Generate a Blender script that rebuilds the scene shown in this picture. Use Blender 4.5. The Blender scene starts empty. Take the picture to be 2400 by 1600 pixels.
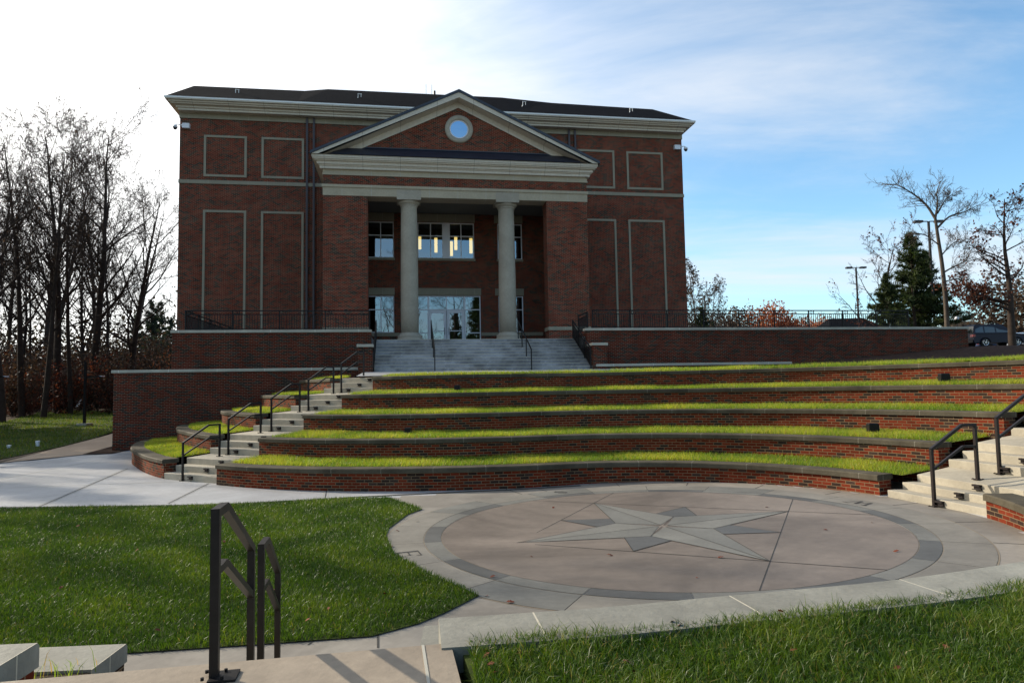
import bpy, math, random
import numpy as np
from mathutils import Vector, Matrix

# ------------------------------------------------------------------ camera, sky, sun, exposure
SC = bpy.context.scene
COL = SC.collection
R = math.radians
EYE = 2.33
FPX, PIT, ROL, YAW = 1595.0, 0.0684, -0.0178, 0.161
_cp, _sp, _cr, _sr = math.cos(PIT), math.sin(PIT), math.cos(ROL), math.sin(ROL)
V_F = np.array([0, _cp, _sp]); _u0 = np.array([0, -_sp, _cp]); _r0 = np.array([1.0, 0, 0])
V_R = _cr * _r0 + _sr * _u0
V_U = -_sr * _r0 + _cr * _u0
cam_d = bpy.data.cameras.new('camera')
cam_d.sensor_width = 36.0
cam_d.lens = FPX / 2400 * 36
cam_d.clip_end = 3000
cam = bpy.data.objects.new('camera', cam_d)
COL.objects.link(cam)
cam.matrix_world = Matrix(((V_R[0], V_U[0], -V_F[0], 0), (V_R[1], V_U[1], -V_F[1], 0), (V_R[2], V_U[2], -V_F[2], EYE), (0, 0, 0, 1)))
SC.camera = cam

SUN_EL = R(27)
SUN_AZ = math.atan2(0.44, -0.90)              # direction towards the sun, from +x, counter-clockwise
SUN_V = Vector((math.cos(SUN_AZ) * math.cos(SUN_EL), math.sin(SUN_AZ) * math.cos(SUN_EL), math.sin(SUN_EL)))
SKY_STRENGTH = 0.15
EXPOSURE = 0.3
SC.view_settings.view_transform = 'Standard'
SC.view_settings.look = 'None'
SC.view_settings.gamma = 1
SC.view_settings.exposure = EXPOSURE
SC.cycles.max_bounces = 6
SC.cycles.transparent_max_bounces = 12

world = bpy.data.worlds.new('World')
SC.world = world
world.use_nodes = True


def build_world():
    nt = world.node_tree
    N, L = nt.nodes, nt.links
    N.clear()
    out = N.new('ShaderNodeOutputWorld')
    bg = N.new('ShaderNodeBackground')
    bg.inputs['Strength'].default_value = SKY_STRENGTH
    L.new(bg.outputs[0], out.inputs[0])
    sky = N.new('ShaderNodeTexSky')
    sky.sky_type = 'NISHITA'
    sky.sun_disc = False
    sky.sun_elevation = SUN_EL
    sky.sun_rotation = math.pi / 2 - SUN_AZ
    sky.altitude = 200
    sky.air_density = 1.0
    sky.dust_density = 0.6
    sky.ozone_density = 2.2
    tc = N.new('ShaderNodeTexCoord')
    nrm = N.new('ShaderNodeVectorMath'); nrm.operation = 'NORMALIZE'
    L.new(tc.outputs['Generated'], nrm.inputs[0])
    sep = N.new('ShaderNodeSeparateXYZ'); L.new(nrm.outputs[0], sep.inputs[0])

    def m(op, a, b=None, clamp=False):
        n = N.new('ShaderNodeMath'); n.operation = op; n.use_clamp = clamp
        for i, v in enumerate((a, b)):
            if v is None: continue
            if isinstance(v, (int, float)): n.inputs[i].default_value = v
            else: L.new(v, n.inputs[i])
        return n.outputs[0]
    zc = m('ADD', m('MAXIMUM', sep.outputs[2], 0.0), 0.16)
    cx = m('DIVIDE', sep.outputs[0], zc)
    cy = m('DIVIDE', sep.outputs[1], zc)
    cmb = N.new('ShaderNodeCombineXYZ'); L.new(cx, cmb.inputs[0]); L.new(cy, cmb.inputs[1])

    def noise(scale, rot, sx, sy, detail, rough, dist=0.0, off=0.0):
        mp = N.new('ShaderNodeMapping')
        mp.inputs['Rotation'].default_value = (0, 0, rot)
        mp.inputs['Scale'].default_value = (sx, sy, 1)
        mp.inputs['Location'].default_value = (off, off * 0.7, 0)
        L.new(cmb.outputs[0], mp.inputs[0])
        t = N.new('ShaderNodeTexNoise')
        t.inputs['Scale'].default_value = scale
        t.inputs['Detail'].default_value = detail
        t.inputs['Roughness'].default_value = rough
        t.inputs['Distortion'].default_value = dist
        L.new(mp.outputs[0], t.inputs[0])
        return t.outputs[0]
    wisps = noise(1.0, R(-40), 0.62, 1.45, 10, 0.62, 0.9, 3.1)
    mass = noise(0.75, R(-30), 0.8, 1.2, 7, 0.58, 0.5, 7.7)
    dots = N.new('ShaderNodeVectorMath'); dots.operation = 'DOT_PRODUCT'
    L.new(nrm.outputs[0], dots.inputs[0]); dots.inputs[1].default_value = SUN_V
    sd = m('MAXIMUM', dots.outputs['Value'], 0.0)
    glow = m('POWER', sd, 5.0)
    glow2 = m('POWER', sd, 2.2)
    # cirrus thickens towards the sun and thins out to the right
    dens = m('ADD', m('MULTIPLY', wisps, 0.95), m('MULTIPLY', mass, 1.05))
    dens = m('ADD', dens, m('MULTIPLY', glow2, 0.75))
    lowband = m('SUBTRACT', 1.0, m('MULTIPLY', sep.outputs[2], 2.2), True)
    dens = m('ADD', dens, m('MULTIPLY', lowband, 0.20))
    mr = N.new('ShaderNodeMapRange'); mr.interpolation_type = 'SMOOTHSTEP'
    L.new(dens, mr.inputs[0]); mr.inputs[1].default_value = 0.86; mr.inputs[2].default_value = 1.52
    fac = m('MULTIPLY', mr.outputs[0], 0.92)
    cl = N.new('ShaderNodeMixRGB'); cl.blend_type = 'MIX'
    cl.inputs[1].default_value = (4.75, 5.0, 5.35, 1)
    cl.inputs[2].default_value = (8.5, 8.2, 7.8, 1)
    L.new(m('MULTIPLY', glow2, 1.1, True), cl.inputs[0])
    tint = N.new('ShaderNodeMixRGB'); tint.blend_type = 'MULTIPLY'; tint.inputs[0].default_value = 1
    L.new(sky.outputs[0], tint.inputs[1]); tint.inputs[2].default_value = (1.08, 1.32, 1.32, 1)
    mx = N.new('ShaderNodeMixRGB'); L.new(fac, mx.inputs[0]); L.new(tint.outputs[0], mx.inputs[1]); L.new(cl.outputs[0], mx.inputs[2])
    add = N.new('ShaderNodeMixRGB'); add.blend_type = 'ADD'; add.inputs[0].default_value = 1
    gl = N.new('ShaderNodeMixRGB'); gl.blend_type = 'MIX'; gl.inputs[1].default_value = (0, 0, 0, 1); gl.inputs[2].default_value = (4.5, 4.3, 4.0, 1)
    L.new(glow, gl.inputs[0])
    L.new(mx.outputs[0], add.inputs[1]); L.new(gl.outputs[0], add.inputs[2])
    L.new(add.outputs[0], bg.inputs[0])


build_world()
sun_d = bpy.data.lights.new('sun', 'SUN')
sun_d.energy = 5.0
sun_d.angle = R(0.6)
sun_d.color = (1.0, 0.90, 0.74)
sun = bpy.data.objects.new('sun', sun_d)
COL.objects.link(sun)
sun.rotation_mode = 'QUATERNION'
sun.rotation_quaternion = SUN_V.to_track_quat('Z', 'Y')
sun.location = (-30, 10, 40)

# ------------------------------------------------------------------ frames and small maths
BU = np.array([math.cos(YAW), math.sin(YAW), 0.0])      # along the facade
BN = np.array([-math.sin(YAW), math.cos(YAW), 0.0])     # into the building


def bw(u, d, z=0.0):
    """building frame (along facade, depth, height) to world"""
    return BU * u + BN * d + np.array([0, 0, z])


def ub(x, y):
    return x * BU[0] + y * BU[1], x * BN[0] + y * BN[1]


def gz(x, y):
    z = 0.018 * max(0.0, min(x, 9.0))
    if x < -8:
        z += 0.03 * max(0.0, y - 25) * min(1.0, (-8 - x) / 4)
    return z


def ray(px, py):
    return (px - 1200) / FPX * V_R - (py - 800) / FPX * V_U + V_F


def far(px, py, depth):
    """point seen at a photo position, a given distance away"""
    r = ray(px, py)
    return np.array([0, 0, EYE]) + r * depth


# ------------------------------------------------------------------ materials
def new_mat(name):
    m = bpy.data.materials.new(name)
    m.use_nodes = True
    nt = m.node_tree
    return m, nt, nt.nodes['Principled BSDF']


class NB:
    """tiny node helper"""
    def __init__(s, nt): s.nt, s.N, s.L = nt, nt.nodes, nt.links
    def n(s, t, **kw):
        x = s.N.new(t)
        for k, v in kw.items(): setattr(x, k, v)
        return x
    def noise(s, vec, scale, detail=4, rough=0.55, dist=0):
        t = s.n('ShaderNodeTexNoise')
        t.inputs['Scale'].default_value = scale; t.inputs['Detail'].default_value = detail
        t.inputs['Roughness'].default_value = rough; t.inputs['Distortion'].default_value = dist
        s.L.new(vec, t.inputs['Vector'])
        return t.outputs['Fac']
    def ramp(s, fac, stops, interp='LINEAR'):
        r = s.n('ShaderNodeValToRGB'); r.color_ramp.interpolation = interp
        e = r.color_ramp.elements
        while len(e) < len(stops): e.new(0.5)
        for i, (p, c) in enumerate(stops):
            e[i].position = p; e[i].color = (*c, 1) if len(c) == 3 else c
        s.L.new(fac, r.inputs[0])
        return r.outputs[0]
    def mix(s, fac, a, b, blend='MIX'):
        x = s.n('ShaderNodeMixRGB', blend_type=blend)
        for i, v in ((0, fac), (1, a), (2, b)):
            if isinstance(v, (int, float)): x.inputs[i].default_value = v
            elif isinstance(v, tuple): x.inputs[i].default_value = (*v, 1) if len(v) == 3 else v
            else: s.L.new(v, x.inputs[i])
        return x.outputs[0]
    def math(s, op, a, b=0.0):
        x = s.n('ShaderNodeMath', operation=op)
        for i, v in ((0, a), (1, b)):
            if isinstance(v, (int, float)): x.inputs[i].default_value = v
            else: s.L.new(v, x.inputs[i])
        return x.outputs[0]
    def bump(s, h, strength, dist, bsdf):
        b = s.n('ShaderNodeBump'); b.inputs['Strength'].default_value = strength; b.inputs['Distance'].default_value = dist
        s.L.new(h, b.inputs['Height']); s.L.new(b.outputs[0], bsdf.inputs['Normal'])


def mat_brick(name, red=(0.165, 0.0255, 0.0125), dark=(0.030, 0.0200, 0.0165), mortar=(0.36, 0.25, 0.165), p_dark=0.27, mortar_w=0.0115, fade=0.66):
    m, nt, b = new_mat(name); h = NB(nt)
    uv = h.n('ShaderNodeUVMap'); uv.uv_map = 'UVMap'
    br = h.n('ShaderNodeTexBrick')
    br.offset = 0.5; br.squash = 1
    br.inputs['Color1'].default_value = (0, 0, 0, 1); br.inputs['Color2'].default_value = (1, 1, 1, 1); br.inputs['Mortar'].default_value = (0.5, 0.5, 0.5, 1)
    br.inputs['Scale'].default_value = 1.0; br.inputs['Mortar Size'].default_value = mortar_w / 2
    br.inputs['Mortar Smooth'].default_value = 0.1; br.inputs['Bias'].default_value = 0
    br.inputs['Brick Width'].default_value = 0.2032; br.inputs['Row Height'].default_value = 0.0677
    h.L.new(uv.outputs[0], br.inputs['Vector'])
    r2 = tuple(c * 0.72 for c in red); r3 = tuple(c * 1.22 for c in red)
    col = h.ramp(br.outputs['Color'], [(0.0, dark), (p_dark - 0.09, tuple(c * 1.5 for c in dark)), (p_dark, r2), (0.65, red), (1.0, r3)], 'CONSTANT')
    blot = h.noise(uv.outputs[0], 0.55, 4, 0.6)
    col = h.mix(1.0, col, h.ramp(blot, [(0.3, (0.88, 0.88, 0.88)), (0.72, (1.10, 1.09, 1.08))]), 'MULTIPLY')
    spk = h.noise(uv.outputs[0], 60, 2, 0.6)
    col = h.mix(0.5, col, h.ramp(spk, [(0.3, (0.6, 0.6, 0.6)), (0.75, (1.35, 1.35, 1.35))]), 'MULTIPLY')
    mv = h.noise(uv.outputs[0], 1.1, 3, 0.6)
    mcol = h.mix(h.ramp(mv, [(0.38, (0, 0, 0)), (0.62, (1, 1, 1))]), tuple(c * fade for c in mortar), mortar)
    col = h.mix(br.outputs['Fac'], col, mcol)
    h.L.new(col, b.inputs['Base Color'])
    b.inputs['Roughness'].default_value = 0.9
    b.inputs['Specular IOR Level'].default_value = 0.08
    inv = h.math('SUBTRACT', 1.0, br.outputs['Fac'])
    h.bump(inv, 0.5, 0.006, b)
    return m


def mat_stone(name, col, var=0.18, scale=2.0, rough=0.8, joint=None, joint_col=(0.5, 0.47, 0.40), joint_w=0.012, stain=0.0, bump=0.15, spec=0.35, row=50.0):
    m, nt, b = new_mat(name); h = NB(nt)
    uv = h.n('ShaderNodeUVMap'); uv.uv_map = 'UVMap'
    tc = h.n('ShaderNodeTexCoord')
    n1 = h.noise(tc.outputs['Object'], scale, 6, 0.62)
    n2 = h.noise(tc.outputs['Object'], scale * 14, 4, 0.65)
    lo = tuple(c * (1 - var) for c in col); hi = tuple(min(1, c * (1 + var)) for c in col)
    c = h.ramp(n1, [(0.28, lo), (0.72, hi)])
    c = h.mix(0.5, c, h.ramp(n2, [(0.3, (0.82, 0.82, 0.82)), (0.7, (1.15, 1.15, 1.15))]), 'MULTIPLY')
    if stain:
        n3 = h.noise(tc.outputs['Object'], scale * 0.55, 7, 0.7, 0.8)
        c = h.mix(stain, c, h.ramp(n3, [(0.40, (0.42, 0.40, 0.38)), (0.60, (1.05, 1.05, 1.05))]), 'MULTIPLY')
    if joint:
        br = h.n('ShaderNodeTexBrick'); br.offset = 0.0
        br.inputs['Scale'].default_value = 1.0; br.inputs['Brick Width'].default_value = joint; br.inputs['Row Height'].default_value = row
        br.inputs['Mortar Size'].default_value = joint_w / 2; br.inputs['Mortar Smooth'].default_value = 0
        h.L.new(uv.outputs[0], br.inputs['Vector'])
        c = h.mix(br.outputs['Fac'], c, joint_col)
    h.L.new(c, b.inputs['Base Color'])
    b.inputs['Roughness'].default_value = rough
    b.inputs['Specular IOR Level'].default_value = spec
    h.bump(h.math('ADD', n2, h.math('MULTIPLY', n1, 0.5)), bump, 0.01, b)
    return m


def mat_plain(name, col, rough=0.5, metal=0.0, spec=0.5, noise=0.0, nscale=8):
    m, nt, b = new_mat(name)
    b.inputs['Roughness'].default_value = rough; b.inputs['Metallic'].default_value = metal
    b.inputs['Specular IOR Level'].default_value = spec
    if noise:
        h = NB(nt); tc = h.n('ShaderNodeTexCoord')
        n1 = h.noise(tc.outputs['Object'], nscale, 5, 0.6)
        c = h.ramp(n1, [(0.3, tuple(x * (1 - noise) for x in col)), (0.7, tuple(min(1, x * (1 + noise)) for x in col))])
        h.L.new(c, b.inputs['Base Color'])
    else:
        b.inputs['Base Color'].default_value = (*col, 1)
    return m


def mat_emit(name, col, strength):
    m, nt, b = new_mat(name)
    b.inputs['Base Color'].default_value = (*col, 1)
    b.inputs['Emission Color'].default_value = (*col, 1)
    b.inputs['Emission Strength'].default_value = strength
    return m


def mat_glass(name, tint=(0.40, 0.46, 0.44), refl=0.22, gcol=(0.72, 0.88, 1.0)):
    m, nt, b = new_mat(name); h = NB(nt)
    nt.nodes.remove(b)
    out = nt.nodes['Material Output']
    tr = h.n('ShaderNodeBsdfTransparent'); tr.inputs[0].default_value = (*tint, 1)
    gl = h.n('ShaderNodeBsdfGlossy'); gl.inputs['Roughness'].default_value = 0.006; gl.inputs[0].default_value = (*gcol, 1)
    lw = h.n('ShaderNodeLayerWeight'); lw.inputs[0].default_value = 0.25
    f = h.math('ADD', h.math('MULTIPLY', lw.outputs['Fresnel'], 0.7), refl)
    mx = h.n('ShaderNodeMixShader')
    h.L.new(f, mx.inputs[0]); h.L.new(tr.outputs[0], mx.inputs[1]); h.L.new(gl.outputs[0], mx.inputs[2])
    tc = h.n('ShaderNodeTexCoord')
    bp = h.n('ShaderNodeBump'); bp.inputs['Strength'].default_value = 0.03; bp.inputs['Distance'].default_value = 0.05
    h.L.new(h.noise(tc.outputs['Object'], 0.9, 1, 0.4), bp.inputs['Height']); h.L.new(bp.outputs[0], gl.inputs['Normal'])
    h.L.new(mx.outputs[0], out.inputs[0])
    return m


def mat_leafy(name, ramp, transl=0.4, rough=0.55, attr='tone', spec=0.3, tmul=(1.3, 1.35, 0.6)):
    """foliage: colour by a per-leaf tone value, partly translucent"""
    m, nt, b = new_mat(name); h = NB(nt)
    at = h.n('ShaderNodeAttribute'); at.attribute_name = attr
    c = h.ramp(at.outputs['Fac'], ramp)
    h.L.new(c, b.inputs['Base Color'])
    b.inputs['Roughness'].default_value = rough; b.inputs['Specular IOR Level'].default_value = spec
    tl = h.n('ShaderNodeBsdfTranslucent')
    h.L.new(h.mix(1.0, c, tmul, 'MULTIPLY'), tl.inputs[0])
    mx = h.n('ShaderNodeMixShader'); mx.inputs[0].default_value = transl
    h.L.new(b.outputs[0], mx.inputs[1]); h.L.new(tl.outputs[0], mx.inputs[2])
    h.L.new(mx.outputs[0], nt.nodes['Material Output'].inputs[0])
    return m


M = {}
M['brick'] = mat_brick('building_brick')
M['brick_wall'] = mat_brick('retaining_brick', red=(0.108, 0.0165, 0.0080), dark=(0.026, 0.0180, 0.0150), mortar=(0.21, 0.15, 0.10), p_dark=0.33)
M['brick_seat'] = mat_brick('seating_brick', red=(0.160, 0.028, 0.0115), dark=(0.036, 0.0220, 0.0165), mortar=(0.23, 0.16, 0.09), p_dark=0.28)
M['limestone'] = mat_stone('cast_stone', (0.40, 0.335, 0.235), 0.10, 0.8, 0.85, joint=1.52, joint_col=(0.42, 0.40, 0.34), joint_w=0.016, stain=0.10)
M['limestone_plain'] = mat_stone('smooth_cast_stone', (0.37, 0.32, 0.245), 0.12, 0.7, 0.8, stain=0.22)
M['stone_trim'] = mat_stone('stone_trim', (0.275, 0.24, 0.17), 0.10, 1.2, 0.85, joint=1.1, joint_col=(0.46, 0.41, 0.31), joint_w=0.012)
M['cap'] = mat_stone('cap_stone', (0.082, 0.070, 0.048), 0.32, 1.4, 0.75, joint=1.22, joint_col=(0.17, 0.155, 0.12), joint_w=0.013, stain=0.5, bump=0.3, spec=0.12)
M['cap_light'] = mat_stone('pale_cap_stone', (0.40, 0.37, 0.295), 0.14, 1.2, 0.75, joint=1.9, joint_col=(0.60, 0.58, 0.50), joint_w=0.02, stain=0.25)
M['cap_near'] = mat_stone('bluestone_cap', (0.235, 0.225, 0.185), 0.20, 1.7, 0.72, joint=1.33, joint_col=(0.46, 0.41, 0.31), joint_w=0.011, stain=0.35, bump=0.5)
M['concrete'] = mat_stone('pavement_concrete', (0.36, 0.36, 0.36), 0.12, 0.5, 0.50, stain=0.30, bump=0.12, spec=0.5)
M['step_concrete'] = mat_stone('step_concrete', (0.36, 0.32, 0.245), 0.16, 1.1, 0.75, stain=0.30, bump=0.2)
M['stair_wet'] = mat_stone('damp_stair_concrete', (0.265, 0.265, 0.275), 0.45, 1.1, 0.55, stain=0.85, bump=0.15, spec=0.5)
M['stage'] = mat_stone('tinted_stage_concrete', (0.180, 0.146, 0.116), 0.22, 0.45, 0.58, stain=0.65, spec=0.4, bump=0.1)
M['bluestone'] = mat_stone('bluestone', (0.150, 0.144, 0.124), 0.22, 0.9, 0.6, stain=0.3, bump=0.15)
M['bluestone_dark'] = mat_stone('dark_bluestone', (0.090, 0.088, 0.080), 0.22, 0.9, 0.6, stain=0.3, bump=0.15)
M['bluestone_pale'] = mat_stone('pale_bluestone', (0.20, 0.182, 0.15), 0.18, 0.8, 0.6, stain=0.35, bump=0.15)
M['star_a'] = mat_stone('star_bluestone', (0.150, 0.145, 0.126), 0.12, 1.2, 0.6, stain=0.2, bump=0.1)
M['star_b'] = mat_stone('star_bluestone_pale', (0.172, 0.165, 0.142), 0.12, 1.2, 0.6, stain=0.2, bump=0.1)
M['star_c'] = mat_stone('star_slate', (0.088, 0.087, 0.082), 0.12, 1.2, 0.6, stain=0.2, bump=0.1)
M['path'] = mat_stone('tan_path_concrete', (0.38, 0.27, 0.18), 0.12, 0.5, 0.75, stain=0.2)
M['landing'] = mat_stone('landing_concrete', (0.285, 0.232, 0.172), 0.20, 1.0, 0.72, stain=0.34, bump=0.4)
M['joint_dark'] = mat_plain('joint_shadow_gap', (0.03, 0.028, 0.025), 0.9)
M['joint_pale'] = mat_plain('joint_sealant', (0.36, 0.34, 0.28), 0.8)
M['ring_sealant'] = mat_plain('ring_sealant', (0.20, 0.16, 0.11), 0.8)
M['iron'] = mat_plain('black_painted_iron', (0.009, 0.008, 0.008), 0.45, 0.0, 0.2, 0.25, 12)
M['bronze'] = mat_plain('bronze_painted_steel', (0.016, 0.011, 0.010), 0.4, 0.0, 0.25, 0.25, 10)
M['rail_near'] = mat_stone('weathered_bronze_steel', (0.014, 0.011, 0.010), 0.35, 9.0, 0.42, stain=0.4, bump=0.08, spec=0.3)
M['downspout'] = mat_plain('brown_downspout', (0.045, 0.033, 0.036), 0.5)
M['roof'] = mat_stone('dark_shingles', (0.0075, 0.008, 0.010), 0.35, 3.0, 0.95, bump=0.3, spec=0.04)
M['metal_roof'] = mat_plain('dark_metal_roof', (0.016, 0.019, 0.030), 0.4, 0.0, 0.5, 0.2, 3)
M['gutter'] = mat_plain('pale_gutter', (0.75, 0.73, 0.68), 0.35, 0.0, 0.5)
M['fascia'] = mat_stone('painted_fascia', (0.56, 0.49, 0.39), 0.06, 0.6, 0.7, joint=1.95, joint_col=(0.15, 0.12, 0.09), joint_w=0.014)
M['soffit'] = mat_plain('portico_soffit', (0.17, 0.165, 0.145), 0.8, 0, 0.3, 0.06, 0.8)
M['alum'] = mat_plain('white_aluminium', (0.72, 0.71, 0.74), 0.4, 0.0, 0.5)
M['glass'] = mat_glass('window_glass')
M['glass_sky_tint'] = mat_glass('round_window_glass', (0.03, 0.05, 0.08), 0.55, (0.30, 0.62, 1.0))  # blue of the reflected sky is put into the gloss colour
M['room'] = mat_plain('dark_interior', (0.045, 0.04, 0.03), 0.9)
M['lamp'] = mat_emit('pendant_glow', (1.0, 0.66, 0.22), 2.2)
M['white_plastic'] = mat_plain('white_plastic', (0.7, 0.7, 0.72), 0.4)
M['smoked'] = mat_plain('smoked_dome', (0.01, 0.01, 0.012), 0.1)
M['bark'] = mat_stone('dark_bark', (0.042, 0.030, 0.023), 0.35, 3.0, 0.95, bump=0.6, spec=0.2)
M['bark_pale'] = mat_stone('pale_bark', (0.095, 0.075, 0.058), 0.3, 3.0, 0.95, bump=0.5, spec=0.2)
M['soil'] = mat_stone('brown_soil', (0.055, 0.040, 0.026), 0.4, 2.0, 1.0, stain=0.4, bump=0.8, spec=0.1)
M['mulch'] = mat_stone('dark_mulch', (0.040, 0.022, 0.015), 0.5, 5.0, 1.0, stain=0.4, bump=1.0, spec=0.1)
M['turf'] = mat_stone('turf_ground', (0.045, 0.062, 0.014), 0.4, 2.5, 1.0, bump=0.5, spec=0.1)
M['turf_tier'] = mat_stone('tier_turf_ground', (0.125, 0.145, 0.025), 0.4, 2.5, 1.0, bump=0.5, spec=0.1)
M['terrain'] = mat_stone('woodland_floor', (0.060, 0.042, 0.024), 0.5, 0.6, 1.0, stain=0.4, bump=0.6, spec=0.1)
M['asphalt'] = mat_stone('asphalt', (0.05, 0.05, 0.052), 0.2, 0.6, 0.85, bump=0.2)
M['grass_lawn'] = mat_leafy('lawn_grass', [(0.0, (0.022, 0.052, 0.006)), (0.5, (0.060, 0.112, 0.010)), (0.86, (0.125, 0.165, 0.018)), (1.0, (0.24, 0.18, 0.07))], 0.40, 0.42, spec=0.28)
M['grass_tier'] = mat_leafy('tier_grass', [(0.0, (0.075, 0.145, 0.016)), (0.4, (0.19, 0.285, 0.030)), (0.8, (0.38, 0.40, 0.055)), (0.9, (0.36, 0.27, 0.09)), (1.0, (0.30, 0.20, 0.08))], 0.5, 0.45, spec=0.3, tmul=(1.6, 1.5, 0.7))
M['grass_verge'] = mat_leafy('verge_grass', [(0.0, (0.035, 0.070, 0.010)), (0.5, (0.10, 0.15, 0.016)), (0.86, (0.20, 0.20, 0.03)), (1.0, (0.18, 0.11, 0.05))], 0.38, 0.5)
M['apron'] = mat_stone('warm_grey_apron', (0.235, 0.210, 0.175), 0.16, 0.6, 0.62, stain=0.45, bump=0.12)
M['far_wood'] = mat_leafy('far_wood', [(0.0, (0.018, 0.015, 0.014)), (0.7, (0.038, 0.030, 0.026)), (1.0, (0.065, 0.045, 0.035))], 0.3, 0.9)
M['leaf_red'] = mat_leafy('rusty_leaves', [(0.0, (0.03, 0.011, 0.008)), (0.5, (0.07, 0.020, 0.012)), (1.0, (0.17, 0.06, 0.025))], 0.35, 0.7, tmul=(1.3, 0.9, 0.7))
M['leaf_orange'] = mat_leafy('orange_leaves', [(0.0, (0.20, 0.05, 0.02)), (0.6, (0.34, 0.10, 0.04)), (1.0, (0.42, 0.18, 0.07))], 0.3, 0.7, tmul=(1.2, 1.0, 0.8))
M['leaf_brown'] = mat_leafy('brown_leaves', [(0.0, (0.025, 0.016, 0.011)), (0.5, (0.05, 0.032, 0.020)), (1.0, (0.11, 0.07, 0.04))], 0.3, 0.7, tmul=(1.2, 1.0, 0.8))
M['needle'] = mat_leafy('pine_needles', [(0.0, (0.012, 0.022, 0.008)), (0.5, (0.030, 0.046, 0.012)), (1.0, (0.075, 0.095, 0.022))], 0.25, 0.7)
M['needle_far'] = mat_leafy('far_evergreen', [(0.0, (0.020, 0.032, 0.024)), (1.0, (0.055, 0.075, 0.055))], 0.25, 0.8)
M['fallen'] = mat_plain('fallen_leaf', (0.13, 0.035, 0.018), 0.8, 0, 0.2, 0.4, 30)


# ------------------------------------------------------------------ mesh building
def link_mesh(name, verts, faces, mat, parent=None, uvs=None, smooth=False, tone=None):
    me = bpy.data.meshes.new(name)
    me.from_pydata([tuple(v) for v in verts], [], faces)
    if uvs is not None:
        ul = me.uv_layers.new(name='UVMap')
        ul.data.foreach_set('uv', np.asarray(uvs, dtype=np.float32).ravel())
    if tone is not None:
        a = me.attributes.new('tone', 'FLOAT', 'POINT')
        a.data.foreach_set('value', np.asarray(tone, dtype=np.float32))
    if smooth:
        me.polygons.foreach_set('use_smooth', [True] * len(me.polygons))
    me.materials.append(mat)
    me.update()
    o = bpy.data.objects.new(name, me)
    COL.objects.link(o)
    if parent is not None: o.parent = parent
    return o


def tag(o, label=None, cat=None, group=None, kind=None):
    if label: o['label'] = label
    if cat: o['category'] = cat
    if group: o['group'] = group
    if kind: o['kind'] = kind
    return o


ORIGIN = {}


def thing(name, label, cat, loc=(0, 0, 0), rotz=0.0, group=None, frame_origin=None):
    o = bpy.data.objects.new(name, None)
    o.empty_display_size = 0.3
    COL.objects.link(o)
    o.location = tuple(float(v) for v in loc); o.rotation_euler = (0, 0, rotz)
    tag(o, label, cat, group, 'thing')
    ORIGIN[o.name] = np.asarray(frame_origin if frame_origin is not None else loc, float)
    return o


def bthing(name, label, cat, u, d, z, group=None):
    """a thing whose parts are drawn in the building's frame"""
    return thing(name, label, cat, bw(u, d, z), YAW, group, (u, d, z))


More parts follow.
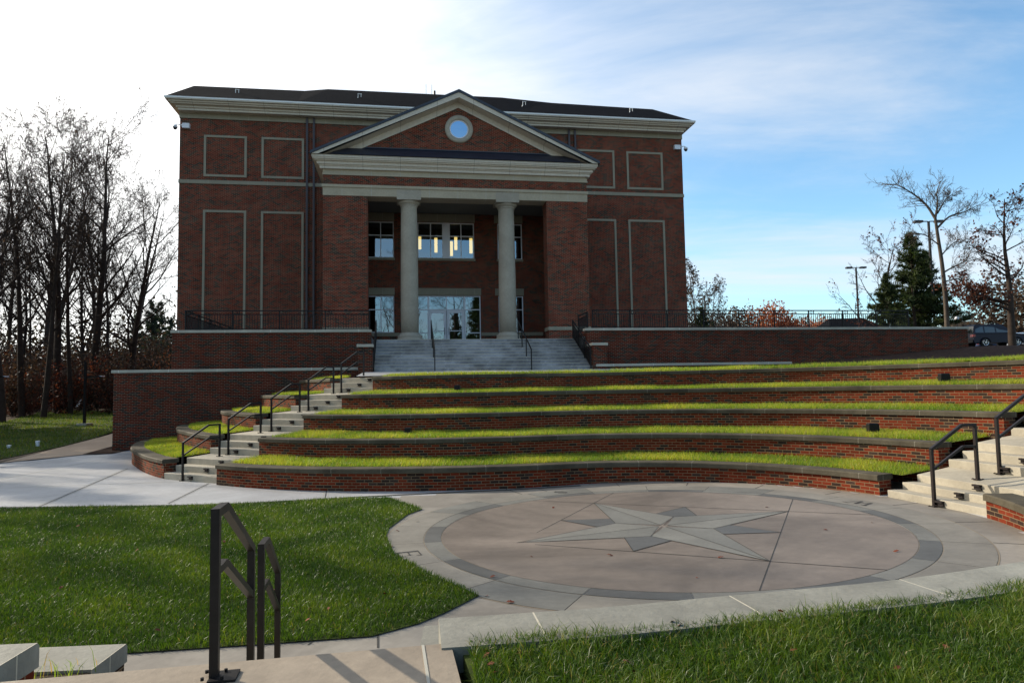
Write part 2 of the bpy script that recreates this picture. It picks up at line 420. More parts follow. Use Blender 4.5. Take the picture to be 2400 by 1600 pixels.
class MB:
    """collects boxes, bars, tubes and quads, and links them as ONE mesh object"""
    def __init__(s): s.v, s.f, s.uv = [], [], []
    def add(s, verts, faces, uvs=None):
        k = len(s.v); s.v += [np.asarray(v, float) for v in verts]
        for i, f in enumerate(faces):
            s.f.append(tuple(k + j for j in f))
            s.uv.append(uvs[i] if uvs else None)
        return s
    def quad(s, a, b, c, d, uv=None): return s.add((a, b, c, d), ((0, 1, 2, 3),), [uv] if uv else None)
    def poly(s, pts): return s.add(pts, (tuple(range(len(pts))),))
    def box(s, x0, x1, y0, y1, z0, z1):
        p = [(x, y, z) for z in (z0, z1) for y in (y0, y1) for x in (x0, x1)]
        return s.add(p, ((0, 2, 3, 1), (4, 5, 7, 6), (0, 1, 5, 4), (2, 6, 7, 3), (0, 4, 6, 2), (1, 3, 7, 5)))
    def bevbox(s, x0, x1, y0, y1, z0, z1, b=0.02):
        """box with its top edges chamfered"""
        p = [(x, y, z0) for y in (y0, y1) for x in (x0, x1)] + [(x, y, z1 - b) for y in (y0, y1) for x in (x0, x1)]
        p += [(x, y, z1) for y in (y0 + b, y1 - b) for x in (x0 + b, x1 - b)]
        return s.add(p, ((0, 2, 3, 1), (0, 1, 5, 4), (2, 6, 7, 3), (0, 4, 6, 2), (1, 3, 7, 5),
                         (4, 5, 9, 8), (6, 10, 11, 7), (4, 8, 10, 6), (5, 7, 11, 9), (8, 9, 11, 10)))
    def prism(s, pts, z0, z1):
        """plan polygon (counter-clockwise) pulled up"""
        n = len(pts)
        z0 = z0 if hasattr(z0, '__len__') else [z0] * n; z1 = z1 if hasattr(z1, '__len__') else [z1] * n
        v = [(p[0], p[1], z0[i]) for i, p in enumerate(pts)] + [(p[0], p[1], z1[i]) for i, p in enumerate(pts)]
        return s.add(v, [tuple(range(n))[::-1], tuple(range(n, 2 * n))] + [(i, (i + 1) % n, n + (i + 1) % n, n + i) for i in range(n)])
    def extrude_y(s, prof, y0, y1):
        """profile in (x,z) pulled along y"""
        n = len(prof)
        v = [(p[0], y0, p[1]) for p in prof] + [(p[0], y1, p[1]) for p in prof]
        return s.add(v, [tuple(range(n)), tuple(range(n, 2 * n))[::-1]] + [(i, n + i, n + (i + 1) % n, (i + 1) % n) for i in range(n)])
    def extrude_x(s, prof, x0, x1):
        """profile in (y,z) pulled along x"""
        n = len(prof)
        v = [(x0, p[0], p[1]) for p in prof] + [(x1, p[0], p[1]) for p in prof]
        return s.add(v, [tuple(range(n))[::-1], tuple(range(n, 2 * n))] + [(i, (i + 1) % n, n + (i + 1) % n, n + i) for i in range(n)])
    def bar(s, a, b, w, w2=None, side=None):
        a, b = np.asarray(a, float), np.asarray(b, float)
        d = (b - a) / np.linalg.norm(b - a)
        up = np.array([0, 0, 1.0])
        if side is None:
            side = np.cross(d, up)
            if np.linalg.norm(side) < 1e-3: side = np.array([1.0, 0, 0])
        side = np.asarray(side, float); side = side - d * (side @ d); side /= np.linalg.norm(side)
        t = np.cross(side, d); w2 = w2 or w
        c = [side * x * w / 2 + t * y * w2 / 2 for x, y in ((-1, -1), (1, -1), (1, 1), (-1, 1))]
        return s.add([a + q for q in c] + [b + q for q in c], ((3, 2, 1, 0), (4, 5, 6, 7), (0, 1, 5, 4), (1, 2, 6, 5), (2, 3, 7, 6), (3, 0, 4, 7)))
    def tube(s, pts, rad, n=8, cap=True):
        pts = [np.asarray(p, float) for p in pts]
        rad = rad if hasattr(rad, '__len__') else [rad] * len(pts)
        k = len(s.v); ref = None
        for i, p in enumerate(pts):
            d = pts[min(i + 1, len(pts) - 1)] - pts[max(i - 1, 0)]; d = d / np.linalg.norm(d)
            if ref is None: ref = np.array([1.0, 0, 0]) if abs(d[0]) < 0.8 else np.array([0, 1.0, 0])
            a = ref - d * (ref @ d); a /= np.linalg.norm(a); b = np.cross(d, a); ref = a
            for j in range(n):
                t = 2 * math.pi * j / n
                s.v.append(p + (a * math.cos(t) + b * math.sin(t)) * rad[i])
        for i in range(len(pts) - 1):
            for j in range(n):
                s.f.append((k + i * n + j, k + i * n + (j + 1) % n, k + (i + 1) * n + (j + 1) % n, k + (i + 1) * n + j)); s.uv.append(None)
        if cap:
            s.f.append(tuple(k + j for j in range(n))[::-1]); s.uv.append(None)
            s.f.append(tuple(k + (len(pts) - 1) * n + j for j in range(n))); s.uv.append(None)
        return s
    def lathe(s, prof, cx, cy, n=32):
        """profile (radius, z) turned about a vertical axis"""
        return s.tube([(cx, cy, z) for r, z in prof], [max(r, 1e-4) for r, z in prof], n) if False else s._lathe(prof, cx, cy, n)
    def _lathe(s, prof, cx, cy, n):
        k = len(s.v)
        for r, z in prof:
            for j in range(n):
                t = 2 * math.pi * j / n
                s.v.append(np.array([cx + r * math.cos(t), cy + r * math.sin(t), z]))
        for i in range(len(prof) - 1):
            for j in range(n):
                s.f.append((k + i * n + j, k + i * n + (j + 1) % n, k + (i + 1) * n + (j + 1) % n, k + (i + 1) * n + j)); s.uv.append(None)
        s.f.append(tuple(k + j for j in range(n))[::-1]); s.uv.append(None)
        s.f.append(tuple(k + (len(prof) - 1) * n + j for j in range(n))); s.uv.append(None)
        return s
    def ring_y(s, cx, cz, r0, r1, y0, y1, n=48):
        """flat ring standing in the x-z plane"""
        k = len(s.v)
        for y in (y0, y1):
            for r in (r0, r1):
                for j in range(n):
                    t = 2 * math.pi * j / n
                    s.v.append(np.array([cx + r * math.cos(t), y, cz + r * math.sin(t)]))
        def q(a, b):
            for j in range(n):
                s.f.append((k + a * n + j, k + a * n + (j + 1) % n, k + b * n + (j + 1) % n, k + b * n + j)); s.uv.append(None)
        q(0, 1); q(1, 3); q(3, 2); q(2, 0)
        return s
    def disc_y(s, cx, cz, r, y, n=48):
        return s.poly([(cx + r * math.cos(2 * math.pi * j / n), y, cz + r * math.sin(2 * math.pi * j / n)) for j in range(n)])
    def wallgrid(s, u0, u1, z0, z1, d, holes):
        """front face of a wall at depth d with rectangular holes (u0,u1,z0,z1)"""
        us = sorted({u0, u1, *[h[0] for h in holes], *[h[1] for h in holes]}); zs = sorted({z0, z1, *[h[2] for h in holes], *[h[3] for h in holes]})
        for a, b in zip(us, us[1:]):
            for c, e in zip(zs, zs[1:]):
                cu, cz = (a + b) / 2, (c + e) / 2
                if any(h[0] < cu < h[1] and h[2] < cz < h[3] for h in holes): continue
                s.quad((a, d, c), (b, d, c), (b, d, e), (a, d, e))
        return s
    def build(s, name, mat, parent=None, origin=None, smooth=False):
        if not s.v: return None
        V = np.array(s.v)
        uvs = []
        for f, uv in zip(s.f, s.uv):
            if uv is not None: uvs += list(uv); continue
            p = V[list(f)]
            nrm = np.zeros(3)
            for i in range(len(f)):
                nrm += np.cross(p[i] - p[0], p[(i + 1) % len(f)] - p[0])
            ln = np.linalg.norm(nrm); nrm = nrm / ln if ln > 1e-12 else np.array([0, 0, 1.0])
            if abs(nrm[2]) > 0.75: uvs += [(q[0], q[1]) for q in p]
            else:
                t = np.cross((0, 0, 1.0), nrm); t /= np.linalg.norm(t)
                uvs += [(float(q @ t), q[2]) for q in p]
        if origin is None: origin = ORIGIN[parent.name] if parent is not None else np.zeros(3)
        root = parent
        return link_mesh(name, V - origin, s.f, mat, parent, uvs, smooth)


def part(mb, name, mat, root, smooth=False): return mb.build(name, M[mat] if isinstance(mat, str) else mat, root, smooth=smooth)


def sub(mb, name, mat, parent_part, root, smooth=False):
    """a sub-part: drawn in the thing's frame, child of a part"""
    return mb.build(name, M[mat] if isinstance(mat, str) else mat, parent_part, ORIGIN[root.name], smooth)


def struct(mb, name, mat, smooth=False, label=None):
    o = mb.build(name, M[mat] if isinstance(mat, str) else mat, None, np.zeros(3), smooth)
    tag(o, label, None, None, 'structure')
    return o


def copy_tree(o, parent=None):
    c = o.copy(); COL.objects.link(c)
    if parent is not None: c.parent = parent
    for ch in list(o.children): copy_tree(ch, c)
    return c


# ------------------------------------------------------------------ ground helpers
def on_ground(px, py, f=gz):
    """where the line of sight of a photo position meets the ground"""
    r = ray(px, py); t = 1.0
    for _ in range(4000):
        p = np.array([0, 0, EYE]) + r * t
        if p[2] <= f(p[0], p[1]): break
        t *= 1.004
    return p


def on_level(px, py, z):
    r = ray(px, py); return np.array([0, 0, EYE]) + r * (z - EYE) / r[2]


def catmull(pts, n=12):
    P = [np.asarray(p, float) for p in pts]
    P = [2 * P[0] - P[1]] + P + [2 * P[-1] - P[-2]]
    out = []
    for i in range(1, len(P) - 2):
        for k in range(n):
            t = k / n
            out.append(0.5 * ((2 * P[i]) + (-P[i - 1] + P[i + 1]) * t + (2 * P[i - 1] - 5 * P[i] + 4 * P[i + 1] - P[i + 2]) * t * t + (-P[i - 1] + 3 * P[i] - 3 * P[i + 1] + P[i + 2]) * t ** 3))
    out.append(P[-2])
    return np.array(out)


def normals_left(p):
    d = np.gradient(p, axis=0); d /= np.linalg.norm(d, axis=1)[:, None]
    return np.c_[-d[:, 1], d[:, 0]]


def resample(p, step=0.22):
    s = np.r_[0, np.cumsum(np.linalg.norm(np.diff(p, axis=0), axis=1))]
    n = max(2, int(s[-1] / step) + 1)
    q = np.linspace(0, s[-1], n)
    return np.c_[np.interp(q, s, p[:, 0]), np.interp(q, s, p[:, 1])]


def sweep(pts, nrm, prof, zf, vz=True):
    """profile (offset, dz or absolute via callables) swept along a plan curve; uv in metres along the curve"""
    mb = MB(); n = len(pts); m = len(prof)
    s = np.r_[0, np.cumsum(np.linalg.norm(np.diff(pts, axis=0), axis=1))]
    rows = []
    for i in range(n):
        zt = zf(*pts[i])
        rows.append([(pts[i][0] + nrm[i][0] * o, pts[i][1] + nrm[i][1] * o, dz(pts[i]) if callable(dz) else zt + dz) for o, dz in prof])
    V = [p for r in rows for p in r]; F = []; U = []
    for i in range(n - 1):
        for j in range(m):
            k = (j + 1) % m
            F.append((i * m + j, (i + 1) * m + j, (i + 1) * m + k, i * m + k))
            if vz:
                horiz = abs(V[i * m + j][2] - V[i * m + k][2]) < 0.02
                vj = V[i * m + j][2] + (prof[j][0] * 1.0 if horiz else 0); vk = V[i * m + k][2] + (prof[k][0] if horiz else 0)
            U.append([(s[i], vj), (s[i + 1], vj), (s[i + 1], vk), (s[i], vk)])
    F.append(tuple(range(m))[::-1]); U.append(None)
    F.append(tuple((n - 1) * m + j for j in range(m))); U.append(None)
    return mb.add(V, F, U)


def seat_wall(name, label, pts, zc, zbase, group, mats=('brick_seat', 'cap'), cap_t=0.11, depth=0.45):
    nrm = normals_left(pts)
    mid = pts[len(pts) // 2]
    root = thing(name, label, 'seating wall', (mid[0], mid[1], zbase(*mid)), 0, group)
    part(sweep(pts, nrm, [(0.045, lambda p: zbase(*p) - 0.25), (0.045, -cap_t), (depth - 0.06, -cap_t), (depth - 0.06, lambda p: zbase(*p) - 0.25)], zc), 'brick_body', mats[0], root)
    part(sweep(pts, nrm, [(0.0, -cap_t), (0.0, -0.022), (0.02, 0.0), (depth, 0.0), (depth, -cap_t + 0.003)], zc), 'cap', mats[1], root)
    return root


def big_mesh(name, verts, loops, starts, mat, tone=None, parent=None, smooth=False):
    me = bpy.data.meshes.new(name)
    nv, nl, nf = len(verts), len(loops), len(starts)
    me.vertices.add(nv); me.vertices.foreach_set('co', np.asarray(verts, np.float32).ravel())
    me.loops.add(nl); me.loops.foreach_set('vertex_index', np.asarray(loops, np.int32))
    me.polygons.add(nf); me.polygons.foreach_set('loop_start', np.asarray(starts, np.int32))
    if tone is not None:
        a = me.attributes.new('tone', 'FLOAT', 'POINT'); a.data.foreach_set('value', np.asarray(tone, np.float32))
    if smooth: me.polygons.foreach_set('use_smooth', np.ones(nf, bool))
    me.materials.append(M[mat] if isinstance(mat, str) else mat)
    me.update(); me.validate()
    o = bpy.data.objects.new(name, me); COL.objects.link(o)
    if parent is not None: o.parent = parent
    return o


def grass(name, P, rng, mat, label, h=(0.05, 0.11), w=0.008, lean=0.5, fine=True, patch=1.5, dead=0.06):
    """thousands of separate bent blades as one stuff object"""
    N = len(P)
    a = rng.uniform(0, 2 * np.pi, N); b = rng.uniform(0, 2 * np.pi, N)
    # clumpy height and tone over the ground
    ph = P[:, :2] * patch
    wav = 0.5 + 0.25 * np.sin(ph[:, 0] * 2.1 + np.sin(ph[:, 1] * 1.7) * 1.5) + 0.25 * np.sin(ph[:, 1] * 2.9 + np.sin(ph[:, 0] * 2.3) * 1.8)
    wav = np.clip(wav + rng.normal(0, 0.16, N), 0, 1)
    hh = (h[0] + (h[1] - h[0]) * (0.45 * wav + 0.55 * rng.random(N))) * np.where(rng.random(N) < 0.04, 1.45, 1.0)
    ww = w * rng.uniform(0.7, 1.3, N)
    ln = hh * lean * rng.uniform(0.2, 1.3, N)
    side = np.c_[np.cos(a), np.sin(a), np.zeros(N)] * ww[:, None] / 2
    dr = np.c_[np.cos(b), np.sin(b), np.zeros(N)] * ln[:, None]
    upv = np.array([0, 0, 1.0])
    tone = np.clip(0.15 + 0.55 * wav + rng.normal(0, 0.14, N), 0, 0.88)
    tone = np.where(rng.random(N) < dead, 0.97, tone)
    if fine:
        V = np.stack([P - side, P + side, P + dr * 0.35 + upv * (hh * 0.62)[:, None] + side * 0.75, P + dr * 0.35 + upv * (hh * 0.62)[:, None] - side * 0.75,
                      P + dr + upv * (hh * np.sqrt(np.clip(1 - 0.35 * (ln / hh) ** 2, 0.2, 1)))[:, None]], 1).reshape(-1, 3)
        base = np.arange(N)[:, None] * 5
        loops = np.concatenate([base + np.array([[0, 1, 2, 3]]), base + np.array([[3, 2, 4]])], 1).ravel()
        starts = (np.arange(N)[:, None] * 7 + np.array([[0, 4]])).ravel(); rep = 5
    else:
        V = np.stack([P - side, P + side, P + dr + upv * hh[:, None]], 1).reshape(-1, 3)
        loops = np.arange(3 * N); starts = np.arange(N) * 3; rep = 3
    o = big_mesh(name, V, loops, starts, mat, np.repeat(tone, rep))
    tag(o, label, 'grass', None, 'stuff')
    return o


def inside(P, poly):
    poly = np.asarray(poly); x, y = P[:, 0], P[:, 1]; c = np.zeros(len(P), bool)
    for i in range(len(poly)):
        x1, y1 = poly[i]; x2, y2 = poly[i - 1]
        cond = ((y1 > y) != (y2 > y)) & (x < (x2 - x1) * (y - y1) / (y2 - y1 + 1e-12) + x1)
        c ^= cond
    return c


def scatter(poly, density, rng):
    poly = np.asarray(poly); lo, hi = poly.min(0), poly.max(0)
    n = int(np.prod(hi - lo) * density)
    P = rng.uniform(lo, hi, (n, 2))
    return P[inside(P, poly)]


# ------------------------------------------------------------------ terrain and paving
def build_ground():
    xs = np.r_[np.linspace(-400, -60, 12), np.linspace(-56, 40, 49), np.linspace(50, 400, 12)]
    ys = np.r_[np.linspace(-120, -8, 8), np.linspace(-6, 70, 39), np.linspace(80, 600, 14)]
    V, F = [], []
    for j, y in enumerate(ys):
        for i, x in enumerate(xs):
            V.append((x, y, gz(x, min(y, 75)) - 0.06))
    n = len(xs)
    for j in range(len(ys) - 1):
        for i in range(n - 1):
            F.append((j * n + i, j * n + i + 1, (j + 1) * n + i + 1, (j + 1) * n + i))
    struct(MB().add(V, F), 'ground', 'terrain')


def sheet(name, poly, dz, mat, f=gz, step=None):
    return struct(MB().poly([(x, y, f(x, y) + dz) for x, y in poly]), name, mat)


S_C = np.array([2.4, 11.25])
TH0 = R(19.5)
R1, R2, R3 = 3.58, 3.86, 4.46


def gstage(x, y): return 0.018 * max(0.0, min(x, 9.0))


def sector_ring(mb, r0, r1, a0, a1, dz, n=10):
    for i in range(n):
        p = [a0 + (a1 - a0) * i / n, a0 + (a1 - a0) * (i + 1) / n]
        q = []
        for r, a in ((r0, p[0]), (r1, p[0]), (r1, p[1]), (r0, p[1])):
            x, y = S_C[0] + r * math.cos(a), S_C[1] + r * math.sin(a)
            q.append((x, y, gstage(x, y) + dz))
        mb.quad(*q)


LAWN = [(-20, 14.1), (-10.9, 14.40), (-6.5, 14.33), (-3.9, 14.86), (-2.75, 14.98), (-1.80, 13.45), (-2.0, 12.9), (-2.13, 11.63), (-2.06, 11.0), (-1.72, 9.84), (-1.14, 8.84),
        (-0.42, 7.84), (-0.76, 7.25), (-0.98, 6.95), (-1.38, 6.62), (-2.42, 6.46), (-3.5, 6.31), (-6, 6.12), (-10, 6.0), (-20, 5.9)]


def build_paving():
    # pavement slab in strips so that it follows the slight slope
    mb = MB()
    left_edge = [on_ground(*p) for p in ((-330, 1150), (0, 1084), (193, 1066), (262, 1052))]
    outline = [(-0.5, 3.2), (9.5, 3.4), (11, 9), (9.5, 16), (6, 19), (0, 19), (-8, 21), (-12, 26), (-17.0, 29.5)]
    outline += [(p[0], p[1]) for p in left_edge[::-1]] + [(-30, 12), (-30, 4), (-8, 4.5)]
    O = np.array(outline)
    xs = np.arange(-32, 12.01, 1.0); ys = np.arange(3, 31, 1.0)
    for x in xs:
        for y in ys:
            c = np.array([(x, y), (x + 1, y), (x + 1, y + 1), (x, y + 1)])
            k = inside(c + (np.array([x + .5, y + .5]) - c) * 1e-3, O)
            if k.all():
                mb.quad(*[(p[0], p[1], gz(p[0], p[1])) for p in c])
            elif k.any():
                mb.quad(*[(p[0], p[1], gz(p[0], p[1]) - 0.012) for p in c])
    struct(mb, 'pavement', 'concrete')
    # warmer concrete round the stage and along the near side of the lawn, cut by the drain
    ap = [(-3.0, 14.9), (-1.04, 15.70), (0.4, 15.93)] + [(2.4 + 5.12 * math.cos(R(a)), 11.3 + 5.12 * math.sin(R(a))) for a in range(112, -66, -6)] + [(4.6, 5.9), (2.0, 5.0), (-0.6, 4.6), (-3.0, 4.6), (-9, 4.7), (-9, 6.9), (-3.0, 7.2), (-2.4, 10), (-2.6, 13)]
    am = MB(); st = 0.25
    for x in np.arange(-9.5, 8.5, st):
        for y in np.arange(4.5, 17, st):
            c = np.array([(x + st / 2, y + st / 2)])
            if not inside(c, ap)[0]: continue
            if np.hypot(*(c[0] - S_C)) < R3 - 0.4: continue
            am.quad(*[(p, q, gz(p, q) + 0.0018) for p, q in ((x, y), (x + st, y), (x + st, y + st), (x, y + st))])
    struct(am, 'apron', 'apron')
    up, lo = [(-330, 1130), (0, 1079), (138, 1050), (230, 1026), (300, 1006)], [(320, 1030), (262, 1047), (193, 1066), (0, 1085), (-330, 1152)]
    pts = [on_ground(*p) for p in up + lo]
    struct(MB().poly([(p[0], p[1], gz(p[0], p[1]) + 0.012) for p in pts]), 'path', 'path')
    pts = [on_ground(*p) for p in ((193, 1066), (262, 1047), (300, 1056), (262, 1064))]
    struct(MB().poly([(p[0], p[1], gz(p[0], p[1]) + 0.022) for p in pts]), 'mulch_strip', 'mulch')
    # pavement joints: double pale lines with a dark slot
    def joint(a, b, w=0.03, dz=0.005, mat='joint_dark', name='pavement_joint'):
        a, b = np.asarray(a, float), np.asarray(b, float); d = (b - a) / np.linalg.norm(b - a); n = np.array([-d[1], d[0]]) * w / 2
        return [(q[0], q[1], gz(*q) + dz) for q in (a - n, b - n, b + n, a + n)]
    jm, jp = MB(), MB()
    lines = [((490, 1133), (395, 1180)), ((300, 1098), (95, 1186)), ((765, 1150), (762, 1166)), ((0, 1144), (440, 1128)), ((0, 1124), (230, 1078)), ((255, 1078), (0, 1088)), ((300, 1080), (0, 1100))]
    for k, (p, q) in enumerate(lines):
        a, b = on_ground(*p)[:2], on_ground(*q)[:2]
        d = (b - a) / np.linalg.norm(b - a); n = np.array([-d[1], d[0]])
        if k < 3:
            jm.quad(*joint(a, b, 0.022)); jp.quad(*joint(a + n * 0.05, b + n * 0.05, 0.012, 0.004)); jp.quad(*joint(a - n * 0.05, b - n * 0.05, 0.012, 0.004))
        else:
            jp.quad(*joint(a, b, 0.025, 0.004))
    for p, q in (((740, 1498), (722, 1514)), ((886, 1490), (886, 1520)), ((1186, 1146), (1240, 1164)), ((400, 1508), (380, 1530))):
        a, b = on_ground(*p)[:2], on_ground(*q)[:2]
        jm.quad(*joint(a, b, 0.02))
    for a in (14, 33, 52, 71, 90, 112, -6, -24):      # joints of the apron between ring and wall
        c, s = math.cos(R(a)), math.sin(R(a))
        jm.quad(*joint(S_C + np.array([c, s]) * (R3 + 0.02), S_C + np.array([c, s]) * 5.02, 0.016))
    struct(jm, 'pavement_joint', 'joint_dark'); struct(jp, 'pavement_joint_edge', 'joint_pale')
    # stage: tinted disc, two rings of bluestone, the star
    mb = MB()
    n = 96
    mb.poly([(S_C[0] + R1 * math.cos(2 * math.pi * i / n), S_C[1] + R1 * math.sin(2 * math.pi * i / n), gstage(S_C[0] + R1 * math.cos(2 * math.pi * i / n), 0) + 0.008) for i in range(n)])
    struct(mb, 'stage_floor', 'stage')
    rng = random.Random(5)
    rings = {'bluestone': MB(), 'bluestone_dark': MB(), 'bluestone_pale': MB()}
    k = 20
    for i in range(k):
        a0 = TH0 + 2 * math.pi * (i - 0.5) / k; a1 = TH0 + 2 * math.pi * (i + 0.5) / k
        sector_ring(rings['bluestone_dark' if i % 2 else 'bluestone'], R1 + 0.012, R2 - 0.008, a0 + 0.001, a1 - 0.001, 0.009, 6)
        sector_ring(rings[rng.choice(('bluestone', 'bluestone_pale', 'bluestone_pale', 'bluestone_pale'))], R2 + 0.008, R3 - 0.012, a0 + 0.0012, a1 - 0.0012, 0.008, 6)
    for kx, v in rings.items(): struct(v, 'stage_ring_paving', kx)
    mb = MB()
    for r, w in ((R1, 0.022), (R2, 0.016), (R3, 0.022)):
        sector_ring(mb, r - w / 2, r + w / 2, 0, 2 * math.pi, 0.0045, 120)
    struct(mb, 'stage_ring_joint', 'ring_sealant')
    mb = MB()
    sector_ring(mb, R2, R3, 0, 2 * math.pi, 0.003, 100)
    struct(mb, 'stage_ring_bedding', 'joint_dark')
    A, B, Cc, J = MB(), MB(), MB(), MB()
    def sp(r, a, dz=0.0125):
        x, y = S_C[0] + r * math.cos(a), S_C[1] + r * math.sin(a); return np.array([x, y, gstage(x, y) + dz])
    RA, RI, RM = 2.53, 0.80, 1.78
    for q in range(4):
        a = TH0 + q * math.pi / 2
        A.poly([sp(0.08, a), sp(RA, a), sp(RI, a + math.pi / 4), ])
        B.poly([sp(0.08, a), sp(RI, a - math.pi / 4), sp(RA, a)])
        am = a + math.pi / 4
        t1 = sp(RI, am) * 0.62 + sp(RA, a) * 0.38 if False else sp(RI, am) + (sp(RA, a) - sp(RI, am)) * 0.20
        t2 = sp(RI, am) + (sp(RA, a + math.pi / 2) - sp(RI, am)) * 0.20
        Cc.poly([sp(RI, am), t1, sp(RM, am), t2])
        # seams
        def seam(p, r, w=0.011):
            d = (r - p)[:2]; d /= np.linalg.norm(d); nn = np.array([-d[1], d[0], 0]) * w / 2
            J.quad(p - nn + (0, 0, .004), r - nn + (0, 0, .004), r + nn + (0, 0, .004), p + nn + (0, 0, .004))
        seam(sp(0.08, a), sp(RA, a)); seam(sp(RI, am), sp(RA, a)); seam(sp(RI, am), sp(RA, a + math.pi / 2)); seam(sp(0.05, am), sp(RI, am), 0.012)
        seam(t1, sp(RM, am)); seam(t2, sp(RM, am))
    seams = MB()
    for q in range(4):           # square of saw joints through the star's tips
        a, b = sp(RA, TH0 + q * math.pi / 2, 0.011), sp(RA, TH0 + (q + 1) * math.pi / 2, 0.011)
        d = (b - a) / np.linalg.norm(b - a)
        L = 0.5 * np.linalg.norm(b - a); ext = math.sqrt(R1 ** 2 - (RA * math.cos(math.pi / 4)) ** 2) - L
        p, r = a - d * ext, b + d * ext; nn = np.array([-d[1], d[0], 0]) * (0.013 if q % 2 else 0.020) / 2
        seams.quad(p - nn, r - nn, r + nn, p + nn)
    struct(A, 'compass_star', 'star_a'); struct(B, 'compass_star_half', 'star_b'); struct(Cc, 'compass_star_point', 'star_c')
    struct(J, 'compass_star_seam', 'joint_dark'); struct(seams, 'stage_joint', 'joint_dark')
    # engraved letters E, S, W in the outer ring
    def stroke_letter(strokes, ang, flipped, name, dark):
        mb = MB(); rad = np.array([math.cos(ang), math.sin(ang)]); tan = np.array([-rad[1], rad[0]])
        ex, ey = (-tan, rad) if not flipped else (tan, -rad)
        c = S_C + rad * (R2 + R3) / 2
        for (x0, y0, x1, y1, w) in strokes:
            p, q = c + ex * x0 + ey * y0, c + ex * x1 + ey * y1
            d = (q - p) / np.linalg.norm(q - p); n = np.array([-d[1], d[0]]) * w / 2
            mb.quad(*[(t[0], t[1], gstage(*t) + 0.0125 + 0.0005 * len(mb.f)) for t in (p - n, q - n, q + n, p + n)])
        struct(mb, name, dark)
    E_ = [(-.11, -.16, -.11, .16, .05), (-.14, .15, .15, .15, .022), (-.11, 0, .09, 0, .02), (-.14, -.15, .16, -.15, .022), (.145, .15, .145, .08, .018), (.15, -.15, .155, -.07, .018), (.09, .04, .09, -.04, .014)]
    W_ = [(-.22, .15, -.11, -.15, .05), (-.11, -.15, 0, .13, .02), (0, .13, .10, -.15, .05), (.10, -.15, .21, .15, .02), (-.28, .15, -.15, .15, .016), (.15, .15, .27, .15, .016)]
    S_ = [(.10, .10, .04, .155, .02), (.04, .155, -.06, .15, .022), (-.06, .15, -.11, .08, .035), (-.11, .08, -.05, .02, .045), (-.05, .02, .06, -.03, .05), (.06, -.03, .11, -.09, .04), (.11, -.09, .05, -.155, .03), (.05, -.155, -.06, -.15, .02), (-.06, -.15, -.11, -.08, .018)]
    stroke_letter(E_, TH0 + math.pi, True, 'engraved_letter_east', 'joint_dark')
    stroke_letter(W_, TH0, True, 'engraved_letter_west', 'joint_dark')
    stroke_letter(S_, TH0 + math.pi / 2, True, 'engraved_letter_south', 'joint_dark')
    # lawn earth and grass
    xs = sorted(LAWN)
    struct(MB().poly([(x, y, 0.015) for x, y in LAWN]), 'lawn', 'turf')
    rng = np.random.default_rng(3)
    P = scatter(LAWN, 3000, rng)
    P = P[(P[:, 0] > -14.5)]
    d = np.hypot(P[:, 0], P[:, 1]); keep = rng.random(len(P)) < np.clip(9.0 / d, 0.42, 1.0) * np.where(np.abs(P[:, 0]) / P[:, 1] > 0.86, 0.25, 1)
    P = P[keep]; P = np.c_[P, np.full(len(P), 0.01)]
    grass('lawn_grass', P, rng, 'grass_lawn', 'mown dark green lawn grass beside the star paving', (0.04, 0.085), 0.0075, 0.75, True, 1.2, 0.014)
    # trench drain along the back of the lawn
    line = catmull([(-14, 14.52), (-10.87, 14.58), (-6.51, 14.50), (-3.8, 15.08), (-1.04, 15.67), (1.54, 16.10)], 8)
    nr = normals_left(line)
    mb = sweep(line, nr, [(-0.055, 0.010), (0.055, 0.010), (0.055, -0.03), (-0.055, -0.03)], lambda x, y: gz(x, y))
    o = mb.build('trench_drain', M['joint_dark'], None, np.zeros(3)); tag(o, 'long thin black slot drain between the lawn and pale pavement', 'drain', None, 'thing')
    # grass verge by the woods
    V = [on_ground(*p)[:2] for p in ((-330, 1120), (0, 1077), (138, 1048), (228, 1024), (300, 1000), (300, 968), (180, 962), (90, 968), (0, 992), (-330, 1010))]
    struct(MB().poly([(p[0], p[1], gz(*p) + 0.006) for p in V]), 'verge', 'turf')
    P = scatter(V, 60, rng); P = np.c_[P, [gz(*p) for p in P]]
    grass('verge_grass', P, rng, 'grass_verge', 'rough bright grass verge between the tan path and the woods', (0.08, 0.17), 0.03, 0.5, False, 0.5)


build_ground()
build_paving()

# ------------------------------------------------------------------ amphitheatre
TP = 0.5665
OFF = [0.0, 1.42, 2.95, 4.45, 5.95]
CAP = [0.525 + TP * k for k in range(5)]
_ctrl = [(-15.35, 28.9), (-15.0, 27.9), (-14.35, 26.0), (-13.25, 23.7), (-12.1, 21.95), (-10.85, 20.25), (-9.68, 18.97), (-8.65, 18.22), (-7.6, 17.52), (-6.44, 16.85), (-4.79, 16.22), (-3.1, 15.91), (-1.6, 15.84), (-0.5, 15.92), (0.3, 16.02)]
_circ = [(2.4 + 5.07 * math.cos(R(a)), 11.3 + 5.07 * math.sin(R(a))) for a in range(107, -90, -6)]
BASE = resample(catmull(_ctrl + _circ, 10), 0.2)
BASE_N = normals_left(BASE)
LO, LA, LB = np.array([-8.65, 18.375]), np.array([0.5, 0.866]), np.array([0.866, -0.5])       # left stair: foot, uphill, rightwards
RO, RA2, RB = np.array([7.37, 12.13]), np.array([0.978, 0.21]), np.array([0.21, -0.978])
LHW, RHW = 1.16, 1.10


def tier_curve(o):
    return BASE + BASE_N * o


